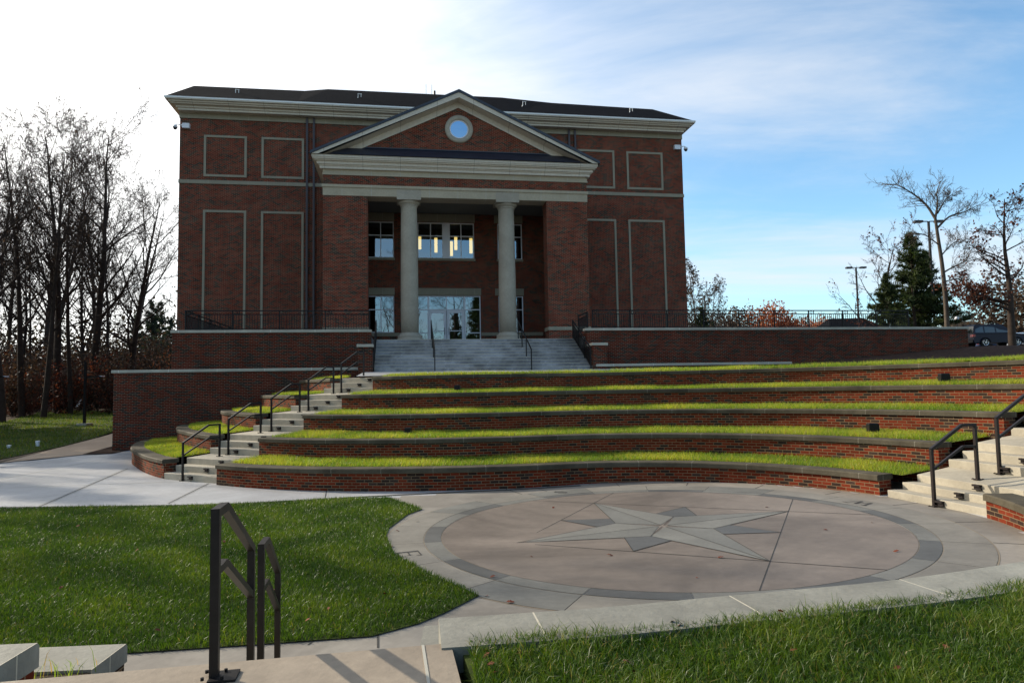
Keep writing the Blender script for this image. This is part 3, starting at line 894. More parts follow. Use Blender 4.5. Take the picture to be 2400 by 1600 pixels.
def pieces(o):
    """main, left and right run of a tier once the two stairs are cut out"""
    p = tier_curve(o)
    ll = (p - LO) @ LB; la = (p - LO) @ LA
    rl = (p - RO) @ RB; ra = (p - RO) @ RA2
    near_r = (p[:, 0] > 4) | (p[:, 1] < 9)
    left = p[(ll < -LHW) & (p[:, 0] < 0)]
    main = p[(ll > LHW) & ~(near_r & (rl > -RHW))]
    right = p[near_r & (rl > RHW)]
    dw = left @ BN[:2]
    left = left[dw < 29.98]
    return left, main, right


def base_left(k): return TP * k
def zb_r(k): return 0.131 if k == 0 else TP * k + 0.07


ORD = ['lowest', 'second lowest', 'middle', 'second highest', 'highest']
ORDN = ['first', 'second', 'third', 'fourth', 'fifth']


def build_tiers():
    rng = np.random.default_rng(11)
    for k in range(5):
        L_, Mn, Rt = pieces(OFF[k])
        zc = lambda x, y, k=k: CAP[k]
        zb = (lambda x, y: gz(x, y)) if k == 0 else (lambda x, y, k=k: TP * k - 0.1)
        seat_wall('seating_wall', '%s long curved brick seating wall with stone cap%s' % (ORD[k], ' directly behind the star paving' if k == 0 else ' in the grass amphitheatre'), Mn, zc, zb, 'curved seating walls of the amphitheatre')
        seat_wall('seating_wall', '%s short bulging brick seating wall left of the stepped aisle' % ORD[k], L_, zc, zb, 'short seating walls beside the left aisle')
        if k == 0:
            Rt2 = Rt
            seat_wall('seating_wall', 'sunlit brick seating wall beyond the right steps, cut by the frame', Rt2, lambda x, y: 0.525 - 0.09 * min(1, max(0, (10.9 - y) / 5)), lambda x, y: gz(x, y), None)
        # grass beds behind each wall
        o0, o1 = OFF[k] + 0.43, (OFF[k + 1] + 0.05 if k < 4 else OFF[k] + 1.0)
        z0, z1 = CAP[k] - 0.01, TP * (k + 1) + 0.02
        for which, nm in ((0, 'left'), (1, 'main')):
            mb = MB(); pa = tier_curve(o0); pb = tier_curve(o1)
            def ok(i):
                out = []
                for q in (pa[i], pb[i]):
                    ll = (q - LO) @ LB
                    if which == 0: out.append(ll < -LHW + 0.02 and q[0] < 0 and q @ BN[:2] < 29.97)
                    else: out.append(ll > LHW - 0.02 and not ((q[0] > 4 or q[1] < 9) and (q - RO) @ RB > -RHW - 0.02))
                return all(out)
            idx = [i for i in range(len(BASE)) if ok(i)]
            pts = []
            for i in idx:
                if i + 1 in idx or ok(min(i + 1, len(BASE) - 1)):
                    if i + 1 >= len(BASE) or not ok(i + 1): continue
                    mb.quad((*pa[i], z0), (*pa[i + 1], z0), (*pb[i + 1], z1), (*pb[i], z1))
                    dist = np.linalg.norm(pa[i])
                    n = int(np.linalg.norm(pa[i + 1] - pa[i]) * (o1 - o0) * (2300 if which else 2600) * np.clip(16 / dist, 0.45, 1))
                    s, t = rng.random(n), rng.random(n)
                    q = (pa[i] * (1 - s[:, None]) + pa[i + 1] * s[:, None]) * (1 - t[:, None]) + (pb[i] * (1 - s[:, None]) + pb[i + 1] * s[:, None]) * t[:, None]
                    pts.append(np.c_[q, z0 + (z1 - z0) * t])
            if not mb.f: continue
            struct(mb, 'terrace_bed', 'turf_tier')
            P = np.concatenate(pts)
            grass('tier_grass', P, rng, 'grass_tier', 'yellow-green grass filling the %s tier %s' % (ORD[k], 'behind the long curved wall' if which else 'left of the stepped aisle'), (0.04, 0.135), 0.010, 0.7, False, 0.9, 0.10)


def flight(k, side, group):
    """three steps and a sloping landing"""
    O, A, B, hw = (LO, LA, LB, LHW) if side == 'l' else (RO, RA2, RB, RHW)
    zb = base_left(k) if side == 'l' else zb_r(k)
    r = (CAP[k] - zb) / 3
    s0 = OFF[k]; nxt = (OFF[k + 1] if k < 4 else OFF[k] + 2.2)
    znext = base_left(k + 1) if side == 'l' else zb_r(k + 1)
    P = lambda s, l, z: (*(O + A * s + B * l), z)
    loc = P(s0, 0, zb)
    where = 'in the left aisle of the amphitheatre' if side == 'l' else 'in the sunlit right aisle'
    root = thing('stair_flight', '%s flight of three grey concrete steps up %s' % (ORDN[k], where), 'steps', loc, 0, group)
    for i in range(3):
        a0 = s0 + 0.34 * i; a1 = s0 + 0.34 * (i + 1) + 0.02 if i < 2 else nxt - 0.002
        zt0 = zb + r * (i + 1) - (0.0005 * k); zt1 = zt0 if i < 2 else znext
        bot = gz(*(O + A * s0)) - 0.3 if k == 0 else zb - 0.3
        mb = MB()
        nose = 0.018
        prof = [(a0 + 0.02, bot + 0.01 * i), (a0, zt0 - 0.03), (a0, zt0 - 0.008), (a0 + 0.010, zt0), (a1, zt1), (a1, bot + 0.01 * i)]
        w = hw - 0.004 if i else hw - 0.004
        n = len(prof)
        V = [P(s, -w, z) for s, z in prof] + [P(s, w, z) for s, z in prof]
        mb.add(V, [tuple(range(n)), tuple(range(n, 2 * n))[::-1]] + [(j, n + j, n + (j + 1) % n, (j + 1) % n) for j in range(n)])
        part(mb, 'step' if i < 2 else 'landing', 'step_concrete', root)
    # louvred step lights: one by the rail foot, two in the risers
    for i in range(3):
        l = (-0.10 + 0.16 * i) if side == 'l' else (0.02 + 0.04 * i)
        l += 0.12 if i == 0 else 0.15
        c = O + A * (s0 + 0.34 * i - 0.012) + B * l
        zc = zb + r * i + r * 0.55
        mb = MB()
        for dz0, dz1, out in ((0.012, 0.045, 0.0), (-0.045, -0.035, 0.0)):
            q = []
            for d, ll, z in [(dd, la, zz) for zz in (zc + dz0, zc + dz1) for dd in (-0.05, 0.02) for la in (-0.075, 0.075)]:
                q.append((*(c + A * d + B * ll), z))
            mb.add(q, ((0, 2, 3, 1), (4, 5, 7, 6), (0, 1, 5, 4), (2, 6, 7, 3), (0, 4, 6, 2), (1, 3, 7, 5)))
        q = [(*(c + A * d + B * ll), z) for z in (zc - 0.04, zc + 0.02) for d in (-0.012, 0.02) for ll in (-0.07, 0.07)]
        mb.add(q, ((0, 2, 3, 1), (4, 5, 7, 6), (0, 1, 5, 4), (2, 6, 7, 3), (0, 4, 6, 2), (1, 3, 7, 5)))
        part(mb, 'step_light', 'bronze', root)
    return root


def handrail(label, P, s_lo, s_up, z_lo, z_up, h_lo, bend, mat='bronze', w=0.045, group=None, drop=0.36, name='handrail', foot=True, side=None):
    """P(s, z) gives world points in the rail's plane; a lower post, a sloping and a level rail, an upper post, and a second rail below"""
    loc = P(s_lo, z_lo)
    root = thing(name, label, 'handrail', loc, 0, group)
    side = side if side is not None else np.cross(np.asarray(P(s_up, 0)) - np.asarray(P(s_lo, 0)), (0, 0, 1.0))
    ht = z_lo + h_lo; hu = h_lo + z_lo + bend[1]
    sb = bend[0]
    part(MB().bar(P(s_lo, z_lo), P(s_lo, ht), w, w, side), 'post', mat, root)
    part(MB().bar(P(s_up, z_up), P(s_up, hu + w / 2), w, w, side), 'post', mat, root)
    e = w * 0.35
    part(MB().bar(P(s_lo - e * 0.4, ht - e * 0.4), P(sb + 0.004, hu), w, w, side).bar(P(sb, hu), P(s_up - w / 2, hu), w * .998, w * .998, side), 'top_rail', mat, root)
    part(MB().bar(P(s_lo + w / 2, ht - drop + w * .6), P(sb + 0.004, hu - drop), w * .8, w * .8, side).bar(P(sb, hu - drop), P(s_up - w / 2, hu - drop), w * .798, w * .798, side), 'lower_rail', mat, root)
    if foot:
        for s, z in ((s_lo, z_lo), (s_up, z_up)):
            c = np.asarray(P(s, z)); d = np.asarray(P(s + 1, z)) - c; t = np.cross(d, (0, 0, 1.0))
            mb = MB().bar(c - d * w * 1.4 + (0, 0, .006), c + d * w * 1.4 + (0, 0, .006), w * 2.8, 0.012, t)
            for a in (-1, 1):
                for b in (-1, 1):
                    q = c + d * a * w * 1.05 + t * b * w * 1.05
                    mb.bar(q + (0, 0, .012), q + (0, 0, .022), 0.016)
            part(mb, 'base_plate', mat, root)
    return root


def build_stairs():
    for k in range(5):
        flight(k, 'l', 'step flights of the left aisle')
        P = lambda s, z: (*(LO + LA * s + LB * -0.30), z)
        zb = base_left(k)
        handrail('black handrail on the %s flight up in the left aisle' % ORDN[k], P, OFF[k] - 0.03, OFF[k] + 1.10, zb, zb + 0.545, 1.02, (OFF[k] + 0.74, 0.43), 'iron', 0.045, 'handrails of the left aisle')
    for k in range(4):
        flight(k, 'r', 'step flights of the right aisle')
        P = lambda s, z: (*(RO + RA2 * s + RB * 0.04), z)
        zb = zb_r(k)
        handrail('dark bronze handrail on the %s flight up in the right aisle' % ORDN[k], P, OFF[k] - 0.04, OFF[k] + 0.90, zb, zb + 0.43, 1.0, (OFF[k] + 0.62, 0.40), 'bronze', 0.05, 'handrails of the right aisle', 0.38)


build_tiers()
build_stairs()


# ------------------------------------------------------------------ near steps, wall and lawn by the camera
NO, NA, NBv = np.array([-1.51, 3.66]), np.array([-0.185, 0.983]), np.array([0.983, 0.185])       # foot of view: edge of landing, downhill, rightwards
ZL = 0.93


def nP(s, l, z): return (*(NO + NA * s + NBv * l), z)


def build_near():
    rng = np.random.default_rng(23)
    # landing and the two flights going down from it
    lw0, lw1 = -1.26, 1.16
    root = thing('stair_flight', 'brown-stained concrete landing in the foreground with steps going down to the lawn', 'steps', nP(0, 0, 0))
    r = ZL / 6
    edge = [(-1.6, lw0), (-1.6, lw1), (0.0, lw1), (0.0, lw0)]
    def slab(s0, s1, l0, l1, z1, z0):
        mb = MB(); q = [nP(s, l, z) for z in (z0, z1) for l in (l0, l1) for s in (s0, s1)]
        return mb.add(q, ((0, 2, 3, 1), (4, 5, 7, 6), (0, 1, 5, 4), (2, 6, 7, 3), (0, 4, 6, 2), (1, 3, 7, 5)))
    part(slab(-4.5, 0.0, lw0, lw1, ZL, -0.3), 'landing', 'landing', root)
    part(slab(-4.5, -0.004, lw1 - 0.16, lw1 - 0.145, ZL + 0.004, ZL - .05), 'saw_joint', 'joint_pale', root)
    for i in range(1, 6):
        s0 = 0.30 * (i - 1) + (0.25 if i > 3 else 0); s1 = s0 + (0.30 if i != 3 else 0.55)
        part(slab(s0 + .002, s1, lw0, lw1, ZL - r * i, -0.28), 'step' if i != 3 else 'landing', 'step_concrete', root)
    # railings
    for nm, s_up, s_lo, z_up, z_lo, sb in (('near', -0.20, 0.74, ZL, ZL - 3 * r, -0.01), ('far', 1.10, 1.84, ZL - 3 * r, 0.0, 1.32)):
        P = lambda s, z: nP(s, -0.025, z)
        hu = z_up + (0.805 if nm == 'near' else 0.815)
        root2 = thing('handrail', 'nearest tall black square-tube handrail bolted to the foreground landing' if nm == 'near' else 'second black handrail just beyond the nearest one, lower on the same steps', 'handrail', P(s_up, z_up), 0, 'handrails of the foreground steps')
        w = 0.042; side = np.array([*NBv, 0])
        hl = hu - (0.39 if nm == 'near' else 0.36)
        part(MB().bar(P(s_up, z_up), P(s_up, hu + w / 2), w, w, side), 'post', 'rail_near', root2)
        part(MB().bar(P(s_lo, z_lo), P(s_lo, hl + w * .3), w, w, side), 'post', 'rail_near', root2)
        part(MB().bar(P(s_up + w / 2, hu), P(sb, hu), w, w, side).bar(P(sb - .004, hu), P(s_lo + .01, hl), w * .998, w * .998, side), 'top_rail', 'rail_near', root2)
        dr = 0.29
        part(MB().bar(P(s_up + w / 2, hu - dr), P(sb, hu - dr), w * .9, w * .9, side).bar(P(sb - .004, hu - dr), P(s_lo + .01, hl - dr), w * .898, w * .898, side), 'lower_rail', 'rail_near', root2)
        for s, z in ((s_up, z_up), (s_lo, z_lo)):
            mb = slab(s - 0.065, s + 0.065, 0.02 - 0.065, 0.02 + 0.065, z + 0.012, z - 0.002)
            for a in (-1, 1):
                for b in (-1, 1):
                    q = np.asarray(P(s + a * 0.045, z + 0.012)) + side * b * 0.045
                    mb.tube([q, q + (0, 0, 0.014)], 0.009, 6)
            part(mb, 'base_plate', 'iron', root2)
    # low seating walls either side of these steps
    def run(pts, zc, name, label):
        pts = resample(catmull(pts, 8), 0.15)
        return seat_wall(name, label, pts, lambda x, y: zc, lambda x, y: 0.0 if zc < .6 else 0.35, 'pale stone seats by the foreground steps', ('brick_seat', 'cap_near'), 0.14, 0.50)
    # these run with the stage on their right hand, so the seat lies on the camera side
    run([(3.95, 5.36), (2.8, 4.95), (1.74, 4.69), (1.31, 4.6), (0.57, 4.43), (-0.03, 4.335), (-0.48, 4.27)], 0.94, 'seating_wall', 'pale bluestone seat curving across the foreground in front of the long grass')
    run([(9.2, 9.6), (8.0, 8.0), (6.2, 6.5), (5.0, 5.8), (3.97, 5.37)], 0.94, 'seating_wall', 'pale bluestone seat continuing past the right edge behind the long grass')
    run([(3.0, 6.25), (1.9, 6.0), (0.9, 5.82), (-0.1, 5.70), (-0.75, 5.66)], 0.43, 'seating_wall', 'lower pale stone seat peeping out behind the foreground bluestone seat')
    run([(-2.72, 3.98), (-3.4, 3.93), (-4.4, 3.92), (-6.5, 4.1)], 0.94, 'seating_wall', 'pale stone seat in the bottom left corner, nearest the camera')
    run([(-3.0, 5.38), (-3.8, 5.33), (-5.0, 5.32), (-8.0, 5.5)], 0.43, 'seating_wall', 'pale stone seat at lower left, one tier down beside the lawn')
    # earth behind the seats
    zt = 0.895
    near = [(4.6, 5.2), (3.6, 4.75), (2.7, 4.45), (1.74, 4.2), (0.57, 3.95), (-0.30, 3.82), (-0.12, 3.0), (0.35, -1.0), (0.4, -6), (14, -6), (14, 9.8), (9.2, 9.0), (7.9, 7.2), (6.3, 6.0)]
    struct(MB().prism(near[::-1], -0.1, [zt + 0.0] * len(near)), 'near_bank', 'turf')
    struct(MB().prism([(-2.72, 3.56), (-6.5, 3.7), (-9, 3.9), (-9, -6), (-2.4, -6), (-2.62, 2.0)][::-1], -0.1, 0.9), 'near_bank', 'turf')
    struct(MB().prism([(-3.0, 4.95), (-8.0, 5.1), (-8.0, 4.05), (-4.4, 3.87), (-2.72, 3.93)], -0.1, 0.41), 'near_bank', 'soil')
    rw = [(6.2, 6.4), (5.4, 5.58), (4.2, 5.04), (2.8, 4.55), (1.74, 4.26), (0.57, 4.02), (-0.26, 3.90), (-0.20, 3.3), (-0.02, 2.6), (0.2, 1.7), (2.4, 1.7), (4.8, 3.4), (6.8, 5.2)]
    P = scatter(rw, 7000, rng); P = np.c_[P, np.full(len(P), zt)]
    grass('near_grass', P, rng, 'grass_lawn', 'long shaggy grass in the bottom right foreground behind the stone seat', (0.035, 0.115), 0.0055, 0.95, True, 2.2, 0.06)
    P = scatter([(-2.95, 4.98), (-3.45, 4.98), (-3.5, 4.6), (-3.0, 4.5)], 260, rng); P = np.c_[P, np.full(len(P), .40)]
    grass('seat_grass', P, rng, 'grass_tier', 'thin grass tuft between the two stone seats at lower left', (0.08, 0.2), 0.006, 0.6, True, 2.2, 0.2)


build_near()

# ------------------------------------------------------------------ the brick building
UC, ZF = 2.74, 4.75
DP, DM = 36.0, 41.0


def build_building():
    root = bthing('brick_building', 'three-storey dark red brick building with columned portico and pediment', 'building', UC, DM, ZF)
    U0, U1 = -12.60, 18.08
    ZW = 18.30
    # openings in the main wall
    holes = [(-2.0, -0.43, 5.75, 7.96), (5.86, 7.40, 5.75, 7.96), (-2.0, -0.43, 10.25, 12.45), (5.86, 7.40, 10.25, 12.45), (0.98, 4.42, 10.25, 12.45), (0.62, 4.76, ZF, 7.97)]
    w = MB().wallgrid(U0, U1, ZF - .3, ZW, DM, holes)
    w.quad((U0, DM + 24, ZF - 4.5), (U0, DM, ZF - 4.5), (U0, DM, ZW), (U0, DM + 24, ZW)); w.quad((U1, DM, ZF - .3), (U1, DM + 24, ZF - .3), (U1, DM + 24, ZW), (U1, DM, ZW))
    w.quad((U1, DM + 24, ZF - .3), (U0, DM + 24, ZF - .3), (U0, DM + 24, ZW), (U1, DM + 24, ZW))
    for a, b, c, e in holes:      # reveals
        d0, d1 = DM, DM + 0.16
        w.quad((a, d0, c), (a, d1, c), (a, d1, e), (a, d0, e)); w.quad((b, d1, c), (b, d0, c), (b, d0, e), (b, d1, e)); w.quad((a, d0, e), (a, d1, e), (b, d1, e), (b, d0, e)); w.quad((a, d1, c), (a, d0, c), (b, d0, c), (b, d1, c))
    part(w, 'wall', 'brick', root)
    # string course, water table, frieze
    mb = MB(); mb.box(U0 - .03, U1 + .03, DM - .05, DM - .001, 14.44, 14.65); part(mb, 'string_course', 'stone_trim', root)
    for a, b in ((U0 - .04, -4.0), (10.2, U1 + .04), (-2.0, 0.60), (4.78, 8.6)):
        part(MB().box(a, b, DM - .06, DM - .001, 5.53, 5.73), 'water_table', 'stone_trim', root)
    mb = MB(); mb.box(U0 - .03, U1 + .03, DM - .06, DM + 24.03, 18.28, 18.74); part(mb, 'frieze', 'stone_trim', root)
    # main cornice, stepping out
    prof = [(0.0, 18.58), (0.48, 18.58), (0.48, 18.70), (0.56, 18.71), (0.58, 18.80), (0.78, 18.84), (0.80, 18.90), (0.88, 18.91), (0.90, 18.99), (1.02, 19.0), (1.02, 19.10)]
    mb = MB()
    def cornice(mb, prof, a, b, d, back, sides=True):
        """stepped moulding along the front with mitred returns"""
        for (o0, z0), (o1, z1) in zip(prof, prof[1:]):
            mb.quad((a - o0, d - o0, z0), (b + o0, d - o0, z0), (b + o1, d - o1, z1), (a - o1, d - o1, z1))
            if sides:
                mb.quad((a - o0, back, z0), (a - o0, d - o0, z0), (a - o1, d - o1, z1), (a - o1, back, z1))
                mb.quad((b + o0, d - o0, z0), (b + o0, back, z0), (b + o1, back, z1), (b + o1, d - o1, z1))
    cornice(mb, prof, U0 + .52, U1 - .52, DM, DM + 24.5) if False else cornice(mb, prof, U0 + .5, U1 - .5, DM, DM + 24)
    part(mb, 'cornice', 'fascia', root)
    mb = MB(); o = 1.05
    a, b = U0 + .5, U1 - .5
    for z0, z1 in ((19.06, 19.15),):
        mb.box(a - o, b + o, DM - o, DM - o + .12, z0, z1); mb.box(a - o, a - o + .12, DM - o + .12, DM + 24, z0, z1); mb.box(b + o - .12, b + o, DM - o + .12, DM + 24, z0, z1)
    part(mb, 'gutter', 'gutter', root)
    # roof: steep skirt with a slightly higher middle
    e0, e1 = a - o, b + o
    front = [(e0, 19.13), (-5.9, 19.13), (-4.5, 19.13), (6.6, 19.13), (9.9, 19.13), (e1, 19.13)]
    top = [(-12.35, 42.7, 20.98), (-5.9, 42.9, 21.10), (-4.5, 43.2, 21.42), (6.6, 43.2, 21.45), (9.9, 42.9, 21.13), (16.85, 42.7, 20.95)]
    rf = MB()
    for i in range(5):
        rf.quad((front[i][0], DM - o + .05, front[i][1]), (front[i + 1][0], DM - o + .05, front[i + 1][1]), top[i + 1], top[i])
        rf.quad(top[i], top[i + 1], (top[i + 1][0], 62, top[i + 1][2] - .3), (top[i][0], 62, top[i][2] - .3))
    rf.quad((e0, 65, 19.13), (e0, DM - o + .05, 19.13), top[0], (top[0][0], 62, 20.7)); rf.quad((e1, DM - o + .05, 19.13), (e1, 65, 19.13), (top[5][0], 62, 20.7), top[5])
    roof = part(rf, 'roof', 'roof', root)
    for px, py in ((553, 218), (840, 228), (1226, 246), (1477, 261)):
        r = ray(px, py); t = (DM + 0.55) / (r @ BN); p = np.array([0, 0, EYE]) + r * t; u, d = ub(p[0], p[1]); z = p[2]
        mb = MB().bar((u - .10, d - .05, z - .16), (u - .02, d, z - .02), .035).bar((u - .02, d, z - .02), (u - .02, d, z + .22), .035).bar((u + .16, d, z), (u + .16, d, z + .22), .03).bar((u - .02, d, z + .21), (u + .2, d, z + .2), .03)
        sub(mb, 'roof_vent', 'gutter', roof, root)
    for u in (1.68, 2.05): sub(MB().tube([(u, 43.6, 21.3), (u, 43.6, 22.25)], 0.016, 5), 'lightning_rod', 'gutter', roof, root)
    sub(MB().tube([(2.22, 43.4, 21.3), (2.22, 43.4, 21.75)], 0.07, 8), 'vent_pipe', 'iron', roof, root)
    # blind windows: stone frames round brick panels
    FR = [(-11.27, -8.89, 14.87, 17.33), (-8.07, -5.65, 14.87, 17.33), (11.10, 13.49, 14.87, 17.36), (14.30, 16.73, 14.87, 17.34),
          (-11.27, -8.89, 5.75, 12.90), (-8.07, -5.66, 5.75, 12.90), (11.10, 13.49, 5.75, 12.90), (14.30, 16.73, 5.75, 12.90)]
    for a, b, c, e in FR:
        t = 0.13; mb = MB()
        mb.box(a, b, DM - .045, DM - .001, e - t, e)
        lo = c + t if c > 10 else c
        if c > 10: mb.box(a, b, DM - .045, DM - .001, c, c + t)
        mb.box(a, a + t, DM - .045, DM - .001, lo, e - t); mb.box(b - t, b, DM - .045, DM - .001, lo, e - t)
        part(mb, 'blind_window_frame', 'stone_trim', root)
    for u in (-5.47, -5.08, 10.53, 10.92):
        mb = MB().box(u - .055, u + .055, DM - .16, DM - .05, 4.8, 18.57)
        for z in (7, 10, 13, 16.5): mb.box(u - .075, u + .075, DM - .165, DM - .04, z, z + .05)
        part(mb, 'downspout', 'downspout', root)
    # ---- portico
    PZ = 12.55
    for a, b, us in ((-4.0, -1.73, -3.8), (7.90, 10.20, 9.98)):
        pw = MB().wallgrid(a, b, ZF - .3, PZ, DP, [])
        for u in (a, b): pw.quad((u, DP + 1.0, ZF - .3), (u, DP, ZF - .3), (u, DP, PZ), (u, DP + 1.0, PZ))
        pw.quad((b, DP + 1.0, ZF - .3), (a, DP + 1.0, ZF - .3), (a, DP + 1.0, PZ), (b, DP + 1.0, PZ))
        pw.box(us - .12, us + .12, DP + 1.0, DM, ZF - .3, PZ + .5)
        pier_o = part(pw, 'pier', 'brick', root)
        sub(MB().box(a - .035, b + .035, DP - .035, DP + 1.035, 5.43, 5.62), 'pier_band', 'stone_trim', pier_o, root)
    # beam, brick frieze, stone frieze
    mb = MB(); mb.box(-4.02, 10.22, DP - .02, DP + 1.0, 12.55, 12.98); mb.box(-4.07, 10.27, DP - .07, DP + 1.0, 12.98, 13.13)
    for u in (-4.02, 10.22): mb.box(u - .0, u + .01, DP + 1.0, DM, 12.55, 13.13)
    part(mb, 'beam', 'limestone', root)
    mb = MB(); mb.box(-4.0, 10.2, DP, DM, 13.13, 13.66); part(mb, 'brick_frieze', 'brick', root)
    mb = MB(); mb.box(-4.02, 10.22, DP - .02, DM, 13.66, 14.12); mb.box(-4.05, 10.25, DP - .05, DP - .021, 13.63, 13.70); part(mb, 'stone_frieze', 'limestone', root)
    mb = MB(); mb.box(-3.7, 9.9, DP + .95, DM, 12.99, 13.10)
    so = part(mb, 'soffit', 'soffit', root)
    for u in (-1.35, 1.9, 3.9, 6.0, 8.0):
        sub(MB()._lathe([(0.05, 12.975), (0.05, 12.99)], u, DP + 2.5, 12), 'downlight', 'white_plastic', so, root)
    prof = [(0.02, 13.93), (0.20, 13.93), (0.20, 14.06), (0.26, 14.07), (0.28, 14.12), (0.36, 14.13), (0.38, 14.26), (0.50, 14.28), (0.52, 14.33), (0.60, 14.34), (0.62, 14.42), (0.66, 14.42), (0.66, 14.56)]
    k = 1.0 / 0.66
    mb = MB(); cornice(mb, [(o * 0.76 * k * .66 / .66 if False else o * 0.8, z) for o, z in prof], -4.0, 10.2, DP, DM)
    part(mb, 'portico_cornice', 'fascia', root)
    # pediment
    ux, zx = 3.115, 18.17
    uL, uR, zt = -4.53, 10.75, 14.54
    sl = (zx - zt) / (ux - uL)
    ty = MB().poly([(-3.6, DP + .02, 14.5), (9.8, DP + .02, 14.5), (ux, DP + .02, 14.5 + (9.8 - ux) * sl)]); part(ty, 'tympanum', 'brick', root)
    fo = DP - 0.62
    mb = MB()
    hz = 0.285
    ins = hz / sl
    mb.poly([(uL, fo, zt), (uL + ins * 0.55, fo, zt - 0.0), (ux, fo, zx - hz), (ux, fo, zx)])
    mb.poly([(uR, fo, zt), (ux, fo, zx), (ux, fo, zx - hz), (uR - ins * 0.55, fo, zt)])
    # bed of the rake: a board against the brick and the soffit between
    for s0, sgn in ((uL, 1), (uR, -1)):
        a = s0 + sgn * ins
        mb.quad((a, fo, zt), (ux, fo, zx - hz), (ux, DP + .02, zx - hz - .02), (a, DP + .02, zt - .02))
        mb.quad((a, DP - .04, zt - .02), (ux, DP - .04, zx - hz - .02), (ux, DP - .04, zx - hz - .34), (a + sgn * .34 / sl, DP - .04, zt - .36 + .34))
    part(mb, 'raking_cornice', 'fascia', root)
    rf = MB(); th = 0.15
    for s0, sgn in ((uL - .06, 1), (uR + .06, -1)):
        rf.quad((s0, fo - .05, zt - .02), (ux, fo - .05, zx), (ux, fo - .05, zx + th), (s0, fo - .05, zt + th - .02))
        rf.quad((s0, fo - .05, zt + th - .02), (ux, fo - .05, zx + th), (ux, 46.5, zx + th), (s0, DM + .2, zt + th - .02))
        rf.quad((s0, fo - .05, zt - .02), (s0, DM + .2, zt - .02), (s0, DM + .2, zt + th - .02), (s0, fo - .05, zt + th - .02))
        rf.quad((s0, fo - .05, zt - .02), (s0, DM + .2, zt - .02), (ux, 46.5, zx), (ux, fo - .05, zx))
    part(rf, 'portico_roof', 'metal_roof', root)
    mb = MB(); mb.quad((-3.62, DP - .60, 14.555), (9.82, DP - .60, 14.555), (9.3, DP + .03, 15.16), (-3.1, DP + .03, 15.16))
    mb.quad((-4.4, DP - .57, 14.545), (10.6, DP - .57, 14.545), (10.6, DP + .2, 14.556), (-4.4, DP + .2, 14.556))
    mb.box(-3.1, 9.3, DP - .03, DP + .01, 15.14, 15.19)
    part(mb, 'pediment_flashing', 'metal_roof', root)
    rwp = part(MB().ring_y(3.14, 16.37, 0.52, 0.76, DP - .06, DP + .1), 'round_window', 'limestone_plain', root, True)
    sub(MB().ring_y(3.14, 16.37, 0.455, 0.525, DP - .0, DP + .12), 'frame', 'alum', rwp, root)
    sub(MB().disc_y(3.14, 16.37, 0.46, DP + .01), 'pane', 'glass_sky_tint', rwp, root)
    # columns
    for uc in (0.43, 5.74):
        dc = DP + 0.62
        mb = MB()._lathe([(0.475, 5.34), (0.474, 6.5), (0.468, 8.0), (0.455, 9.6), (0.44, 11.0), (0.425, 12.10), (0.435, 12.13), (0.435, 12.16), (0.42, 12.17)], uc, dc, 40)
        c = part(mb, 'column', 'limestone_plain', root, True)
        sub(MB()._lathe([(0.42, 12.16), (0.47, 12.18), (0.47, 12.22), (0.44, 12.24), (0.50, 12.27), (0.57, 12.33), (0.60, 12.42)], uc, dc, 40), 'capital', 'limestone_plain', c, root, True)
        sub(MB().box(uc - .64, uc + .64, DP - .03, dc + .64, 12.42, 12.97 if False else 12.96), 'abacus', 'limestone_plain', c, root)
        sub(MB()._lathe([(0.66, 4.75), (0.67, 4.80), (0.67, 5.04), (0.65, 5.06), (0.62, 5.07), (0.645, 5.12), (0.64, 5.20), (0.60, 5.25), (0.53, 5.27), (0.53, 5.31), (0.475, 5.36)], uc, dc, 40), 'base', 'limestone_plain', c, root, True)
    # lintels and sills
    for a, b, c, e in ((0.40, 4.80, 8.0, 8.42), (-2.2, -0.40, 8.0, 8.42), (5.66, 7.44, 8.0, 8.42), (-2.2, -0.40, 12.48, 12.96), (5.66, 7.44, 12.48, 12.96), (0.92, 4.48, 12.48, 12.96)):
        mb = MB().box(a, b, DM - .05, DM + .02, c, e - .1); mb.box(a, b, DM - .075, DM + .02, e - .1, e); part(mb, 'lintel', 'stone_trim', root)
    for a, b in ((-2.1, -0.38), (0.9, 4.48), (5.8, 7.44)):
        part(MB().box(a, b, DM - .07, DM + .1, 10.11, 10.245), 'window_sill', 'stone_trim', root)
    # windows
    dg = DM + 0.10
    def window(a, b, c, e, vs, hs, name='window', wf=0.055):
        mb = MB()
        mb.box(a, b, dg - .05, dg + .05, e - wf, e); mb.box(a, b, dg - .05, dg + .05, c, c + wf)
        mb.box(a, a + wf, dg - .05, dg + .05, c + wf, e - wf); mb.box(b - wf, b, dg - .05, dg + .05, c + wf, e - wf)
        for v in vs: mb.box(v - .028, v + .028, dg - .045, dg + .045, c + wf, e - wf)
        for z in hs: mb.box(a + wf, b - wf, dg - .04, dg + .04, z - .028, z + .028)
        f = part(mb, name, 'alum', root)
        sub(MB().quad((a + .02, dg, c + .02), (b - .02, dg, c + .02), (b - .02, dg, e - .02), (a + .02, dg, e - .02)), 'pane', 'glass', f, root)
        return f
    window(-2.0, -0.43, 5.75, 7.96, [-1.21], [7.13]); window(5.86, 7.40, 5.75, 7.96, [6.63], [7.13])
    window(-2.0, -0.43, 10.25, 12.45, [-1.21], [11.63]); window(5.86, 7.40, 10.25, 12.45, [6.63], [11.65])
    window(0.98, 2.53, 10.25, 12.45, [1.77], [11.64]); window(2.89, 4.42, 10.25, 12.45, [3.62], [11.64])
    part(MB().box(2.53, 2.89, dg - .07, dg + .06, 10.25, 12.45), 'window_mullion', 'alum', root)
